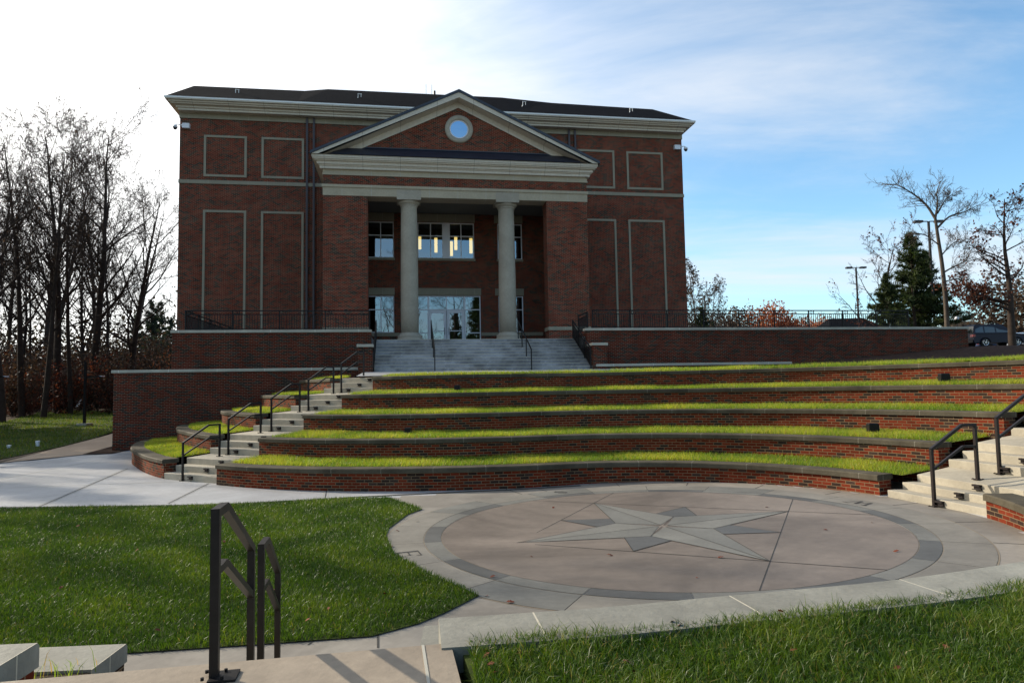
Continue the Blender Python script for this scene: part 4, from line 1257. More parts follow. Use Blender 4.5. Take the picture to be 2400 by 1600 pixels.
    window(0.62, 1.60, ZF + .02, 7.97, [], [5.72, 7.13], 'sidelight'); window(3.78, 4.76, ZF + .02, 7.97, [], [5.72, 7.13], 'sidelight')
    window(1.60, 3.78, 7.10, 7.97, [2.69], [], 'transom_window')
    for a, b, hs in ((1.60, 2.685, 2.56), (2.695, 3.78, 2.82)):
        f = 0.17; mb = MB()
        mb.box(a + .01, a + f, dg - .03, dg + .03, ZF + .02, 7.09); mb.box(b - f, b - .01, dg - .03, dg + .03, ZF + .02, 7.09)
        mb.box(a + f, b - f, dg - .03, dg + .03, 6.93, 7.09); mb.box(a + f, b - f, dg - .03, dg + .03, ZF + .02, ZF + .27)
        d = part(mb, 'door', 'alum', root)
        sub(MB().quad((a + .1, dg, ZF + .2), (b - .1, dg, ZF + .2), (b - .1, dg, 6.95), (a + .1, dg, 6.95)), 'pane', 'glass', d, root)
        sub(MB().tube([(hs, dg - .03, 5.62), (hs, dg - .10, 5.64), (hs, dg - .11, 5.85), (hs, dg - .10, 6.02), (hs, dg - .03, 6.04)], 0.016, 6), 'handle', 'iron', d, root)
        sub(MB().box(a + f, b - f, dg - .045, dg - .01, 5.82, 5.87), 'push_bar', 'alum', d, root)
    # dark rooms behind the glass
    rm = MB()
    for c, e in ((ZF, 8.9), (9.3, 13.3)):
        x0, x1, y0, y1 = -3.2, 8.8, DM + .2, DM + 8
        rm.quad((x0, y0, c), (x1, y0, c), (x1, y1, c), (x0, y1, c)); rm.quad((x0, y0, e), (x0, y1, e), (x1, y1, e), (x1, y0, e))
        rm.quad((x0, y1, c), (x1, y1, c), (x1, y1, e), (x0, y1, e)); rm.quad((x0, y0, c), (x0, y1, c), (x0, y1, e), (x0, y0, e)); rm.quad((x1, y1, c), (x1, y0, c), (x1, y0, e), (x1, y1, e))
    part(rm, 'interior', 'room', root)
    return root


build_building()


def seen_b(px, py, d):
    r = ray(px, py); t = d / (r @ BN); p = np.array([0, 0, EYE]) + r * t
    u, dd = ub(p[0], p[1]); return u, dd, p[2]


def build_building_fittings():
    for i, (px, y0, y1, d) in enumerate(((983.7, 555, 584.5, 42.6), (1021.8, 558, 592, 43.4), (1058, 566, 600, 42.4), (1068.4, 556, 586, 43.6), (1104, 559, 594, 42.2))):
        u, dd, zb = seen_b(px, y1, d); zt = seen_b(px, y0, d)[2]
        lab = ['glowing yellow tube pendant half hidden beside the left column', 'glowing yellow tube pendant in the left pane of the upper middle window', 'lowest glowing tube pendant, just right of the white window mullion',
               'highest glowing tube pendant, second right of the white mullion', 'deep yellow tube pendant at the right edge of the upper window'][i]
        root = bthing('pendant_lamp', lab, 'pendant lamp', u, dd, zb, 'tube pendants behind the upper window')
        part(MB()._lathe([(0.04, zb), (0.095, zb + .02), (0.10, zb + .06), (0.10, zt)], u, dd, 16), 'shade', 'lamp', root, True)
        part(MB().tube([(u, dd, zt - .02), (u, dd, 13.29)], 0.012, 6), 'stem', 'iron', root)
    for px, py, sgn, lab in ((437, 297, -1, 'white dome security camera on the left corner of the facade'), (1586, 347, 1, 'white dome security camera on the right corner of the facade')):
        u, d, z = seen_b(px, py, DM - .05)
        root = bthing('security_camera', lab, 'camera', u, DM, z, 'security cameras on the facade')
        part(MB().bevbox(u - .20, u + .20, DM - .22, DM, z - .13, z + .16, .02), 'housing', 'white_plastic', root)
        a = u + sgn * .2
        part(MB().tube([(a, DM - .1, z + .05), (a + sgn * .22, DM - .1, z + .10), (a + sgn * .34, DM - .1, z + .10), (a + sgn * .40, DM - .1, z + .02)], .03, 8), 'bracket', 'white_plastic', root)
        part(MB()._lathe([(.05, z + .06), (.12, z + .02), (.135, z - .05), (.13, z - .10)], a + sgn * .40, DM - .1, 16), 'hood', 'white_plastic', root, True)
        part(MB()._lathe([(.11, z - .10), (.10, z - .16), (.06, z - .21), (.01, z - .225)], a + sgn * .40, DM - .1, 16), 'dome', 'smoked', root, True)
    # terrace walls
    DT, DW = 31.2, 30.0
    def wall(name, label, boxes, caps, body='brick_wall', capm='cap_light', loc=None):
        b0 = boxes[0]
        root = bthing(name, label, 'wall', *(loc or ((b0[0] + b0[1]) / 2, b0[2], b0[4])))
        mb = MB()
        for b in boxes: mb.box(*b)
        part(mb, 'brick_body', body, root)
        mb = MB()
        for c in caps: mb.bevbox(*c, .015)
        part(mb, 'cap', capm, root)
        return root
    wall('retaining_wall', 'tall dark brick retaining wall with pale coping left of the main stairs', [(-11.6, -1.22, DW, DW + .35, -0.4, 3.23)], [(-11.68, -1.17, DW - .05, DW + .42, 3.23, 3.345)])
    wall('terrace_wall', 'dark brick terrace wall under the black fence, left of the main stairs', [(-9.78, -1.36, DT, DT + .35, 1.5, 4.96), (-9.78, -9.43, DT + .35, DM, 0.0, 4.96), (-1.71, -1.361, DT + .351, 33.4, 3.0, 4.90)], [(-9.83, -1.33, DT - .05, DT + .40, 4.96, 5.075), (-9.83, -9.38, DT + .40, DM, 4.96, 5.075)])
    wall('terrace_wall', 'long dark brick terrace wall running right from the main stairs to the cars', [(8.66, 29.2, DT, DT + .35, 2.4, 4.99), (8.66, 9.01, DT + .351, 33.4, 3.0, 4.90)], [(8.58, 29.25, DT - .05, DT + .40, 4.99, 5.105)])
    wall('curb_wall', 'low brick curb wall with pale coping at the foot of the right terrace wall', [(8.72, 18.25, DW - .15, DW + .15, 2.5, 3.24)], [(8.68, 18.3, DW - .2, DW + .2, 3.24, 3.35)])
    wall('brick_pier', 'small brick pier with stone cap left of the main stairs', [(-1.86, -1.24, DW - .25, DW - .001, 2.5, 4.20)], [(-1.90, -1.2, DW - .3, DW + .05, 4.20, 4.32)])
    wall('brick_pier', 'small brick pier with stone cap right of the main stairs', [(8.56, 9.22, DW - .16, DW + 1.19, 2.5, 4.20)], [(8.52, 9.26, DW - .2, DW + 1.195, 4.20, 4.32)])
    # terrace floor
    mb = MB(); mb.box(-9.4, -1.34, DT + .3, DM, 4.2, 4.74); mb.box(-1.34, 8.6, 33.05, DM, 4.2, ZF); mb.box(8.6, 18.5, DT + .3, DM, 4.2, 4.74)
    struct_b(mb, 'terrace_floor', 'stair_wet')
    # main stairs
    root = bthing('main_staircase', 'wide grey damp-stained concrete staircase rising to the portico', 'stairs', 3.68, DW, 3.12)
    n = 10; z0 = 3.12; r = (ZF - z0) / n
    for i in range(n):
        d0 = DW + .335 * i; d1 = DW + .335 * (i + 1) + .01 if i < n - 1 else 33.4
        z1 = z0 + r * (i + 1)
        uL, uR = -1.33 + .003 * i, 8.62 - .003 * i
        mb = MB().extrude_x([(d0 + .02, z0 - .3), (d0, z1 - .03), (d0, z1 - .008), (d0 + .01, z1), (d1, z1), (d1, z0 - .3)], uL, uR)
        st = part(mb, 'step', 'stair_wet', root)
        sub(MB().bevbox(uL + .01, uR - .01, d0 - .006, d0 + .05, z1 - .022, z1 + .003, .004), 'edge_highlight', 'cap_light', st, root)  # pale strip paints the bright edge highlight along each riser top
    # centre handrails and side fences of the stairs
    def stair_rail(u, label):
        top = lambda d: z0 + (d - DW) / .335 * r
        rt = bthing('handrail', label, 'handrail', u, DW - .1, z0, 'single-bar handrails on the main stairs')
        w = .045
        pts = [(-.12, z0), (.335 * 3.3, None), (.335 * 6.6, None), (3.25, ZF)]
        for d, z in pts:
            dd = DW + d
            zb = z if z is not None else z0 + (math.floor(d / .335) + 1) * r
            zt = (zb + .90) if z is None else (z + .93 + (0.0 if d > 1 else .06))
            zt = z0 + .93 + max(0, d) / .335 * r if d < 3.2 else ZF + .93
            part(MB().bar((u, dd, zb), (u, dd, zt), w, w, (1, 0, 0)), 'post', 'iron', rt)
        part(MB().bar((u, DW - .12, z0 + .93), (u, DW + 3.25, ZF + .93), w, w, (1, 0, 0)), 'top_rail', 'iron', rt)
    stair_rail(1.42, 'single black handrail on the main stairs, nearer the doors\' left leaf')
    stair_rail(5.72, 'single black handrail on the main stairs, below the right column')
    return DT, DW, z0, r


def struct_b(mb, name, mat):
    mb.v = [bw(*p) for p in mb.v]
    return struct(mb, name, mat)


def fence(label, p0, p1, hgt=0.86, group=None, post_gap=1.86, pick_gap=0.112, ornaments=True, base_gap=0.06, cap_at=(0.0,)):
    """black picket fence between two points of the building frame (each u, d, z)"""
    a, b = np.asarray(p0, float), np.asarray(p1, float)
    L = math.hypot(b[0] - a[0], b[1] - a[1]); dirv = (b - a) / L
    side = np.cross(dirv, (0, 0, 1.0))
    root = bthing('picket_fence', label, 'fence', *p0, group)
    up = np.array([0, 0, 1.0])
    at = lambda s, z: a + dirv * s + up * z
    part(MB().bar(at(0, hgt), at(L, hgt), .05, .05), 'top_rail', 'iron', root)
    part(MB().bar(at(0, hgt - .17), at(L, hgt - .17), .036, .036), 'middle_rail', 'iron', root)
    part(MB().bar(at(0, base_gap), at(L, base_gap), .036, .036), 'bottom_rail', 'iron', root)
    n = max(1, round(L / post_gap))
    posts = []
    for i in range(n + 1):
        s = min(max(L * i / n, .03), L - .03); posts.append(s)
        part(MB().bar(at(s, 0), at(s, hgt + .02), .05, .05, side), 'post', 'iron', root)
        if ornaments and i < n:
            s2 = s + 0.28
            part(MB().bar(at(s2, hgt - .17), at(s2, hgt), .03, .03, side), 'ornament_post', 'iron', root)
            c = at(s + 0.14, hgt - .085)
            pts = [c + dirv * .06 * math.cos(t) + up * .06 * math.sin(t) for t in np.linspace(0, 2 * math.pi, 15)]
            part(MB().tube(pts, .012, 5), 'ring_ornament', 'iron', root)
    ss = [s for s in np.arange(pick_gap, L - .02, pick_gap) if min(abs(s - q) for q in posts) > .04]
    for s in ss[:100]:
        part(MB().bar(at(s, base_gap), at(s, hgt - .17), .02, .02, side), 'picket', 'iron', root)
    if len(ss) > 100:
        mb = MB()
        for s in ss[100:]: mb.bar(at(s, base_gap), at(s, hgt - .17), .02, .02, side)
        o = part(mb, 'picket', 'iron', root); o['kind'] = 'stuff'
    return root


DT, DW, ZS, RS = build_building_fittings()
fence('black picket fence along the top of the left terrace wall', (-9.30, DT + .12, 5.075), (-1.40, DT + .12, 5.075), .86, 'picket fences of the terrace')
fence('black picket fence turning back from the left wall corner toward the facade', (-9.30, DT + .25, 5.075), (-9.30, DM - .2, 5.075), .86, 'picket fences of the terrace')
fence('long black picket fence on the right terrace wall, ending before the cars', (8.98, DT + .12, 5.105), (25.9, DT + .12, 5.105), .86, 'picket fences of the terrace')
fence('short black picket fence turning back beside the right pier', (8.80, DT + .25, 5.0), (8.80, 33.2, 5.0), .90, 'picket fences of the terrace')
fence('dense black sloping picket fence down the right side of the main stairs', (8.47, 33.1, ZF), (8.47, DW - .1, ZS + .02), .93, 'sloping fences of the main stairs', 1.1, .105, False, .12)
fence('black sloping picket fence seen edge-on down the left side of the main stairs', (-1.20, 33.1, ZF), (-1.20, DW - .1, ZS + .02), .93, 'sloping fences of the main stairs', 1.1, .105, False, .12)


# ------------------------------------------------------------------ slope behind the amphitheatre and the plateau
def zslope(x, y):
    u, d = ub(x, y)
    c = lambda v: max(0.0, min(1.0, v))
    z = 2.84 + 0.28 * c((d - 24.5) / 5.0) + 0.075 * max(0.0, min(u, 29.3) - 17) * c((d - 21) / 9)
    if d > 31 or u > 29.3:
        z += max(0, 4.9 - z) * c((d - 31) / 15)
    return z


def build_slope():
    mbs = {'slope_lawn': MB(), 'mulch_bed': MB(), 'walkway': MB()}
    t5 = tier_curve(OFF[4])
    st = 0.45
    for u in np.arange(-1.6, 62, st):
        for d in np.arange(8, 52, st):
            if d > 31.1 and u < 29.1: continue
            if d > 29.9 and u < 8.6: continue
            c = bw(u + st / 2, d + st / 2)
            dx = np.hypot(t5[:, 0] - c[0], t5[:, 1] - c[1]); i = int(dx.argmin())
            o = (c[:2] - t5[i]) @ BASE_N[i]
            if o < 0.78: continue
            if c[1] < 8 or dx[i] > 45: continue
            if u < 11.2: key = 'walkway'
            else: key = 'slope_lawn' if o < 1.6 + 0.16 * max(0, u - 12) + 0.3 * math.sin(u * 0.8) else 'mulch_bed'
            q = [bw(a, b) for a, b in ((u, d), (u + st, d), (u + st, d + st), (u, d + st))]
            mbs[key].quad(*[(p[0], p[1], zslope(p[0], p[1])) for p in q])
    struct(mbs['slope_lawn'], 'slope_lawn', 'turf_tier'); struct(mbs['mulch_bed'], 'mulch_bed', 'mulch'); struct(mbs['walkway'], 'walkway', 'concrete')
    rng = np.random.default_rng(77)
    P = []
    t = tier_curve(OFF[4])
    for i in range(len(t) - 1):
        if t[i][0] < 3 or t[i][1] < 9: continue
        uu = ub(*t[i])[0]
        wdt = 0.9 + 0.10 * max(0, uu - 11)
        n = int(np.linalg.norm(t[i + 1] - t[i]) * wdt * 420)
        s, o = rng.random(n), rng.random(n)
        q = t[i] + (t[i + 1] - t[i]) * s[:, None] + BASE_N[i] * (0.95 + wdt * o)[:, None]
        P.append(np.c_[q, [zslope(*p) for p in q]])
    grass('slope_grass', np.concatenate(P), rng, 'grass_tier', 'yellow grass strip above the highest seating wall, below the mulch', (0.07, 0.16), 0.014, 0.6, False, 0.9, .1)
    mb = MB()
    for u0, u1, d0, d1 in ((18.4, 29.2, 31.6, 190), (29.2, 140, 46.2, 190), (-12.4, 18.4, 65, 190)):
        mb.quad(bw(u0, d0, 4.88), bw(u1, d0, 4.88), bw(u1, d1, 4.88), bw(u0, d1, 4.88)) if d1 - d0 > 1 else None
    struct(mb, 'parking_lot', 'asphalt')


build_slope()


# ------------------------------------------------------------------ trees
def rotv(v, axis, a):
    axis = axis / np.linalg.norm(axis)
    return v * math.cos(a) + np.cross(axis, v) * math.sin(a) + axis * (axis @ v) * (1 - math.cos(a))


class TreeMesh:
    """collects tapered limbs; wood of the trunk and main limbs, and of the crown, kept apart"""
    def __init__(s): s.parts = {'trunk': [[], [], 0], 'crown': [[], [], 0]}; s.tips = []
    def limb(s, key, pts, rad, n):
        pts = np.asarray(pts); k = len(pts)
        d = np.gradient(pts, axis=0); d /= np.linalg.norm(d, axis=1)[:, None] + 1e-9
        ref = np.where(np.abs(d[:, :1]) < 0.8, np.array([[1.0, 0, 0]]), np.array([[0, 1.0, 0]]))
        ref = np.repeat(ref[:1], k, 0)
        a = ref - d * (ref * d).sum(1)[:, None]; a /= np.linalg.norm(a, axis=1)[:, None] + 1e-9
        b = np.cross(d, a)
        t = np.arange(n) * 2 * np.pi / n
        V = pts[:, None] + (a[:, None] * np.cos(t)[None, :, None] + b[:, None] * np.sin(t)[None, :, None]) * np.asarray(rad)[:, None, None]
        P = s.parts[key]; off = P[2]
        i = np.arange(k - 1)[:, None] * n; j = np.arange(n)[None]
        q = np.stack([i + j, i + (j + 1) % n, i + n + (j + 1) % n, i + n + j], -1).reshape(-1, 4) + off
        P[0].append(V.reshape(-1, 3)); P[1].append(q); P[2] += k * n
    def obj(s, key, name, mat, parent):
        P = s.parts[key]
        if not P[0]: return None
        V = np.concatenate(P[0]); Q = np.concatenate(P[1])
        return big_mesh(name, V, Q.ravel(), np.arange(len(Q)) * 4, mat, None, parent, key == 'trunk')


def grow(T, rng, p, d, L, r, lvl, cfg):
    nseg = cfg['seg'][lvl]
    pts = [p]; dirs = [d]
    step = L / nseg
    for i in range(nseg):
        d = d + rng.normal(0, cfg['wob'][lvl], 3) + np.array([0, 0, cfg['up'][lvl]])
        d /= np.linalg.norm(d); p = p + d * step
        pts.append(p); dirs.append(d)
    rr = r * (1 - np.linspace(0, 1, nseg + 1) ** cfg.get('tap', 1.0) * cfg['taper'][lvl])
    key = 'trunk' if lvl <= cfg.get('split', 1) else 'crown'
    T.limb(key, pts, rr, (8, 6, 4, 3, 3)[lvl])
    if lvl >= cfg['levels']:
        T.tips.append(pts[-1]); T.tips.append(pts[len(pts) // 2]); return
    nb = cfg['nb'][lvl]
    for k in range(nb):
        t = cfg['start'][lvl] + (1 - cfg['start'][lvl]) * (k + rng.random()) / nb
        f = t * nseg; i = min(int(f), nseg - 1)
        q = pts[i] + (pts[i + 1] - pts[i]) * (f - i)
        dd = dirs[min(i + 1, nseg)]
        ang = R(rng.normal(*cfg['ang'][lvl]))
        ax = np.cross(dd, rng.normal(0, 1, 3)); ax /= np.linalg.norm(ax) + 1e-9
        nd = rotv(dd, ax, ang)
        ln = L * cfg['len'][lvl] * (1 - cfg['shape'][lvl] * t) * rng.uniform(0.7, 1.2)
        grow(T, rng, q, nd, ln, max(rr[i] * cfg['rad'][lvl], cfg.get('minr', 0.011)), lvl + 1, cfg)


WOOD = dict(levels=4, minr=0.015, seg=(14, 7, 5, 4, 3), wob=(0.035, 0.10, 0.14, 0.18, 0.2), up=(0.02, 0.10, 0.07, 0.05, 0.04), taper=(0.9, 0.85, 0.85, 0.8, 0.8),
            nb=(21, 8, 6, 4), start=(0.30, 0.25, 0.2, 0.15), ang=((44, 9), (38, 10), (38, 12), (38, 14)), len=(0.40, 0.46, 0.48, 0.5), shape=(0.55, 0.45, 0.4, 0.4), rad=(0.46, 0.55, 0.6, 0.7), split=1)
ROUND = dict(WOOD, minr=0.016, nb=(13, 7, 5, 4), start=(0.22, 0.25, 0.2, 0.15), ang=((52, 10), (40, 10), (38, 12), (38, 14)), len=(0.55, 0.48, 0.48, 0.5), shape=(0.45, 0.4, 0.4, 0.4))


def leaf_quads(C, rng, size, mat, name, parent, droop=0.0):
    N = len(C)
    a = rng.normal(0, 1, (N, 3)); a /= np.linalg.norm(a, axis=1)[:, None]
    b = np.cross(a, rng.normal(0, 1, (N, 3))); b /= np.linalg.norm(b, axis=1)[:, None]
    s = size * rng.uniform(0.6, 1.3, N)[:, None]
    C = C + rng.normal(0, size * 0.6, (N, 3)) - np.array([0, 0, droop])
    V = np.stack([C - a * s * 0.5, C + b * s * 0.33, C + a * s * 0.5, C - b * s * 0.33], 1).reshape(-1, 3)
    return big_mesh(name, V, np.arange(4 * N), np.arange(N) * 4, mat, np.repeat(rng.random(N), 4), parent)


def bare_tree(name, label, seed, h, r, cfg, loc, group, bark='bark', leaves=0.0, leafmat='leaf_brown', lean=(0, 0), leafsize=0.16, low=1.0, cat='tree'):
    rng = np.random.default_rng(seed)
    T = TreeMesh()
    d = np.array([lean[0], lean[1], 1.0]); d /= np.linalg.norm(d)
    grow(T, rng, np.zeros(3) - d * 0.3, d, h, r, 0, cfg)
    root = thing(name, label, cat, loc, 0, group)
    T.obj('trunk', 'trunk', bark, root)
    cr = T.obj('crown', 'crown', bark, root)
    if leaves > 0 and cr is not None:
        tips = np.array(T.tips)
        pr = leaves * np.where(tips[:, 2] < h * 0.5, low, 1.0)
        tips = tips[rng.random(len(tips)) < pr]
        tips = np.concatenate([tips, tips + rng.normal(0, 0.12, tips.shape)])
        leaf_quads(tips, rng, leafsize, leafmat, 'foliage', cr)
    return root


def pine(name, label, seed, h, r, spread, start, loc, group, mat='needle', nw=16, dens=1.0, needle=0.30):
    rng = np.random.default_rng(seed); T = TreeMesh(); C = []
    pts = [np.array([0.06 * math.sin(i * 0.9) * i / 10, 0.05 * math.cos(i * 0.7) * i / 10, h * i / 12 - (0.2 if i == 0 else 0)]) for i in range(13)]
    T.limb('trunk', pts, r * (1 - 0.93 * np.linspace(0, 1, 13)), 8)
    n = int(nw * 5 * dens)
    for k in range(n):
        t = start + (1 - start) * (k / n) ** 0.9
        z = h * t; L = spread * (1 - ((t - start) / (1 - start)) ** 1.1) * rng.uniform(0.55, 1.12) + 0.2
        a = rng.uniform(0, 2 * np.pi); el = rng.uniform(-0.05, 0.35)
        d = np.array([math.cos(a), math.sin(a), el]); p = np.array([pts[min(12, int(t * 12))][0], pts[min(12, int(t * 12))][1], z]); q = [p]
        for i in range(4):
            d = d + np.array([0, 0, rng.normal(0.02, .06)]) + rng.normal(0, .07, 3); p = p + d * L / 4; q.append(p)
        T.limb('trunk', q, np.linspace(0.035, 0.008, 5) * (r / 0.18), 4)
        m = max(3, int(L * 6.5))
        for j in range(m):
            f = rng.uniform(0.3, 1.0) * 4; i = min(3, int(f)); c = q[i] + (q[i + 1] - q[i]) * (f - i)
            C.append(c + rng.normal(0, 0.11 * max(.5, L / 2), 3) * np.array([1, 1, 0.6]))
    C = np.array(C); rep = 13
    root = thing(name, label, 'tree', loc, 0, group)
    T.obj('trunk', 'trunk', 'bark', root)
    N = len(C) * rep; c = np.repeat(C, rep, 0)
    d = rng.normal(0, 1, (N, 3)) + np.array([0, 0, 0.5]); d /= np.linalg.norm(d, axis=1)[:, None]
    s = np.cross(d, rng.normal(0, 1, (N, 3))); s /= np.linalg.norm(s, axis=1)[:, None]
    ln = needle * rng.uniform(.6, 1.2, N)[:, None]; w = needle * 0.11
    V = np.stack([c - s * w, c + s * w, c + d * ln], 1).reshape(-1, 3)
    tone = np.repeat(np.clip(rng.normal(0.45, 0.22, len(C)), 0, 1), rep * 3)
    big_mesh('crown', V, np.arange(3 * N), np.arange(N) * 3, mat, tone, root)
    return root


def shrub(name, label, seed, h, w, loc, group, mat='leaf_red', n=900, leaf=0.13):
    rng = np.random.default_rng(seed); T = TreeMesh(); tips = []
    for k in range(9):
        a = rng.uniform(0, 2 * np.pi); d = np.array([math.cos(a) * .45 * w / h, math.sin(a) * .45 * w / h, 1.0]); p = np.zeros(3); q = [p]
        for i in range(5):
            d = d + rng.normal(0, .16, 3); p = p + d / np.linalg.norm(d) * h / 5 * rng.uniform(.7, 1.1); q.append(p)
        T.limb('trunk', q, np.linspace(.03, .008, 6), 4); tips += q[1:]
        for j in range(5):
            i = rng.integers(1, 5); e = rng.normal(0, 1, 3) + np.array([0, 0, .4]); e /= np.linalg.norm(e)
            b = [q[i], q[i] + e * h * .16, q[i] + (e + rng.normal(0, .3, 3)) * h * .3]
            T.limb('trunk', b, [.012, .008, .005], 3); tips += b[1:]
    tips = np.array(tips)
    C = tips[rng.integers(0, len(tips), n)] + rng.normal(0, .16, (n, 3)) * np.array([w / 2, w / 2, h / 2.4])
    C[:, 2] = np.abs(C[:, 2])
    root = thing(name, label, 'shrub', loc, 0, group)
    T.obj('trunk', 'stem', 'bark', root)
    leaf_quads(C, rng, leaf, mat, 'foliage', root)
    return root


def place(px, depth, f=gz):
    p = far(px, 900, depth); return (p[0], p[1], f(p[0], p[1]))


def again(src, loc, rz, sc=1.0, label=None, group=None):
    c = copy_tree(src); c.location = tuple(float(v) for v in loc); c.rotation_euler = (0, 0, rz); c.scale = (sc, sc, sc)
    if label: c['label'] = label
    if group: c['group'] = group
    return c


def build_woods():
    G = 'bare trees of the woods at left'
    def hgt(px, topy, depth):
        p = far(px, topy, depth); return p[2] - gz(p[0], p[1])
    protos = []
    spec = [  # px of the base, top y, distance, trunk radius, seed, lean, form, label
        (136, 250, 56, 0.34, 31, (-0.02, 0), WOOD, 'tallest bare tree in the woods, thick straight trunk at centre of the group'),
        (206, 280, 58, 0.38, 44, (0.03, 0), WOOD, 'bare tree with thick forking trunk, second tallest in the woods'),
        (54, 315, 52, 0.25, 52, (-0.05, 0), WOOD, 'slender bare tree leaning left near the edge of the photo'),
        (300, 395, 60, 0.32, 66, (0.10, 0), ROUND, 'spreading bare tree nearest the building with a rounded crown'),
        (104, 330, 50, 0.21, 71, (0.06, 0), WOOD, 'thin bare tree between the two leftmost trunks'),
        (168, 310, 54, 0.19, 83, (0.01, 0), WOOD, 'thin straight bare tree just right of the tallest one'),
        (4, 215, 46, 0.32, 97, (-0.06, 0), WOOD, 'bare tree at the very left edge, its branches reaching into the sky'),
        (262, 385, 66, 0.19, 14, (-0.02, 0), WOOD, 'thin bare tree left of the spreading one'),
    ]
    for px, ty, dep, r, seed, lean, cfg, lab in spec:
        protos.append((bare_tree('bare_tree', lab, seed, hgt(px, ty, dep) * (1.0 if cfg is WOOD else .9), r, cfg, place(px, dep), G, 'bark', 0.05, 'leaf_brown', lean, .13, 2.0), hgt(px, ty, dep)))
    rng = random.Random(9)
    # more trunks deeper in the wood
    for i in range(26):
        src, h0 = protos[(0, 1, 2, 4, 5, 7)[i % 6]]
        dep = rng.uniform(64, 105); px = rng.uniform(-260, 335)
        topy = rng.uniform(430, 640) if px > 250 else rng.uniform(330, 620)
        again(src, place(px, dep), rng.uniform(0, 6.28), hgt(px, topy, dep) / h0, 'one of many thin bare trees standing deeper in the woods', 'background trees of the woods')
    # woods going on beyond the left edge: they throw the shade over the pale pavement
    for i in range(26):
        src, h0 = protos[(0, 1, 3, 4)[i % 4]]
        x, y = rng.uniform(-62, -37), rng.uniform(8, 44)
        if x / y > -0.80: continue
        again(src, (x, y, gz(x, y)), rng.uniform(0, 6.28), rng.uniform(17, 23) / h0, 'one of the bare trees of the woods beyond the left edge', 'trees of the woods beyond the left edge')
    # evergreens by the building corner and in the wood
    pp = pine('evergreen_tree', 'hazy evergreen behind the retaining wall, next to the building corner', 5, 13, .2, 3.0, .12, place(352, 92), 'evergreens of the woods', 'needle_far', 16, 1.1, .5)
    again(pp, place(398, 80), 2.0, .74, 'dark evergreen touching the left edge of the building')
    again(pp, place(318, 104), 1.0, .95, 'smaller hazy evergreen further left behind the spreading tree')
    again(pp, place(372, 112), 4.0, 1.15, 'palest, farthest evergreen between the other two')
    for i in range(22):
        x, y = rng.uniform(-50, -36.5), rng.uniform(20.5, 43)
        if x / y > -0.84: continue
        again(pp, (x, y, gz(x, y)), rng.uniform(0, 6), rng.uniform(1.05, 1.5), 'one of the evergreens beyond the left edge', 'evergreens beyond the left edge')
    # understorey with rusty leaves
    sh = [shrub('understorey_shrub', 'rusty-leaved shrub under the bare trees', 41, 3.4, 2.6, place(60, 54), 'rusty shrubs under the bare trees', 'leaf_red', 800, .17),
          shrub('understorey_shrub', 'brown-leaved shrub under the bare trees', 42, 4.6, 3.0, place(230, 57), 'brown shrubs under the bare trees', 'leaf_brown', 1000, .17)]
    for i in range(64):
        s = sh[rng.random() < .55]
        dep = rng.uniform(52, 84); px = rng.uniform(-60, 405)
        again(s, place(px, dep), rng.uniform(0, 6.3), rng.uniform(.55, 1.55) * (dep / 60))
    o = shrub('orange_shrub', 'tall shrub with pale orange leaves against the retaining wall end', 77, 5.6, 3.2, place(392, 60), None, 'leaf_orange', 700, .17)
    # far wood: one mass closing the view between the trunks
    r2 = np.random.default_rng(4)
    C = []
    for i in range(46000):
        px = r2.uniform(-420, 470); dep = r2.uniform(108, 150)
        p = far(px, 900, dep); z = gz(p[0], 75) + abs(r2.normal(0, 1)) * 6.5
        C.append((p[0], p[1], z))
    N = len(C); rr = np.random.default_rng(8)
    o = leaf_quads(np.array(C), rr, .6, 'far_wood', 'far_wood', None)
    tag(o, 'far brownish wood closing the view between the trunks', 'wood', None, 'stuff')


build_woods()


def build_behind():
    t = bare_tree('bare_tree', 'bare tree behind the viewer, mirrored in the entrance glass', 61, 19, .35, ROUND, (13.5, -30, 0.9), 'bare trees behind the viewer', 'bark', .03, 'leaf_brown', (0, 0), .2, 2)
    e = pine('evergreen_tree', 'evergreen behind the viewer, mirrored in the right door panes', 15, 17, .3, 4.2, .08, (17.5, -29, .9), 'evergreens behind the viewer', 'needle', 20, 1.2, .7)
    again(e, (21, -31, .9), 2, 1.05, 'second evergreen behind the viewer, mirrored in the glass')
    again(e, (14.6, -33, .9), 3, .85, 'smaller evergreen behind the viewer, mirrored in the glass')
    again(e, (-1.5, -33, .9), 4, .8, 'evergreen behind the viewer, mirrored in the left window')
    for x, y, sc in ((2.5, -27, 1.0), (7.5, -36, .95), (19, -33, 1.1), (-7, -34, .9), (26, -30, 1.0)):
        again(t, (x, y, .9), x * .7, sc, 'one of the bare trees behind the viewer, mirrored in the glass')


build_behind()


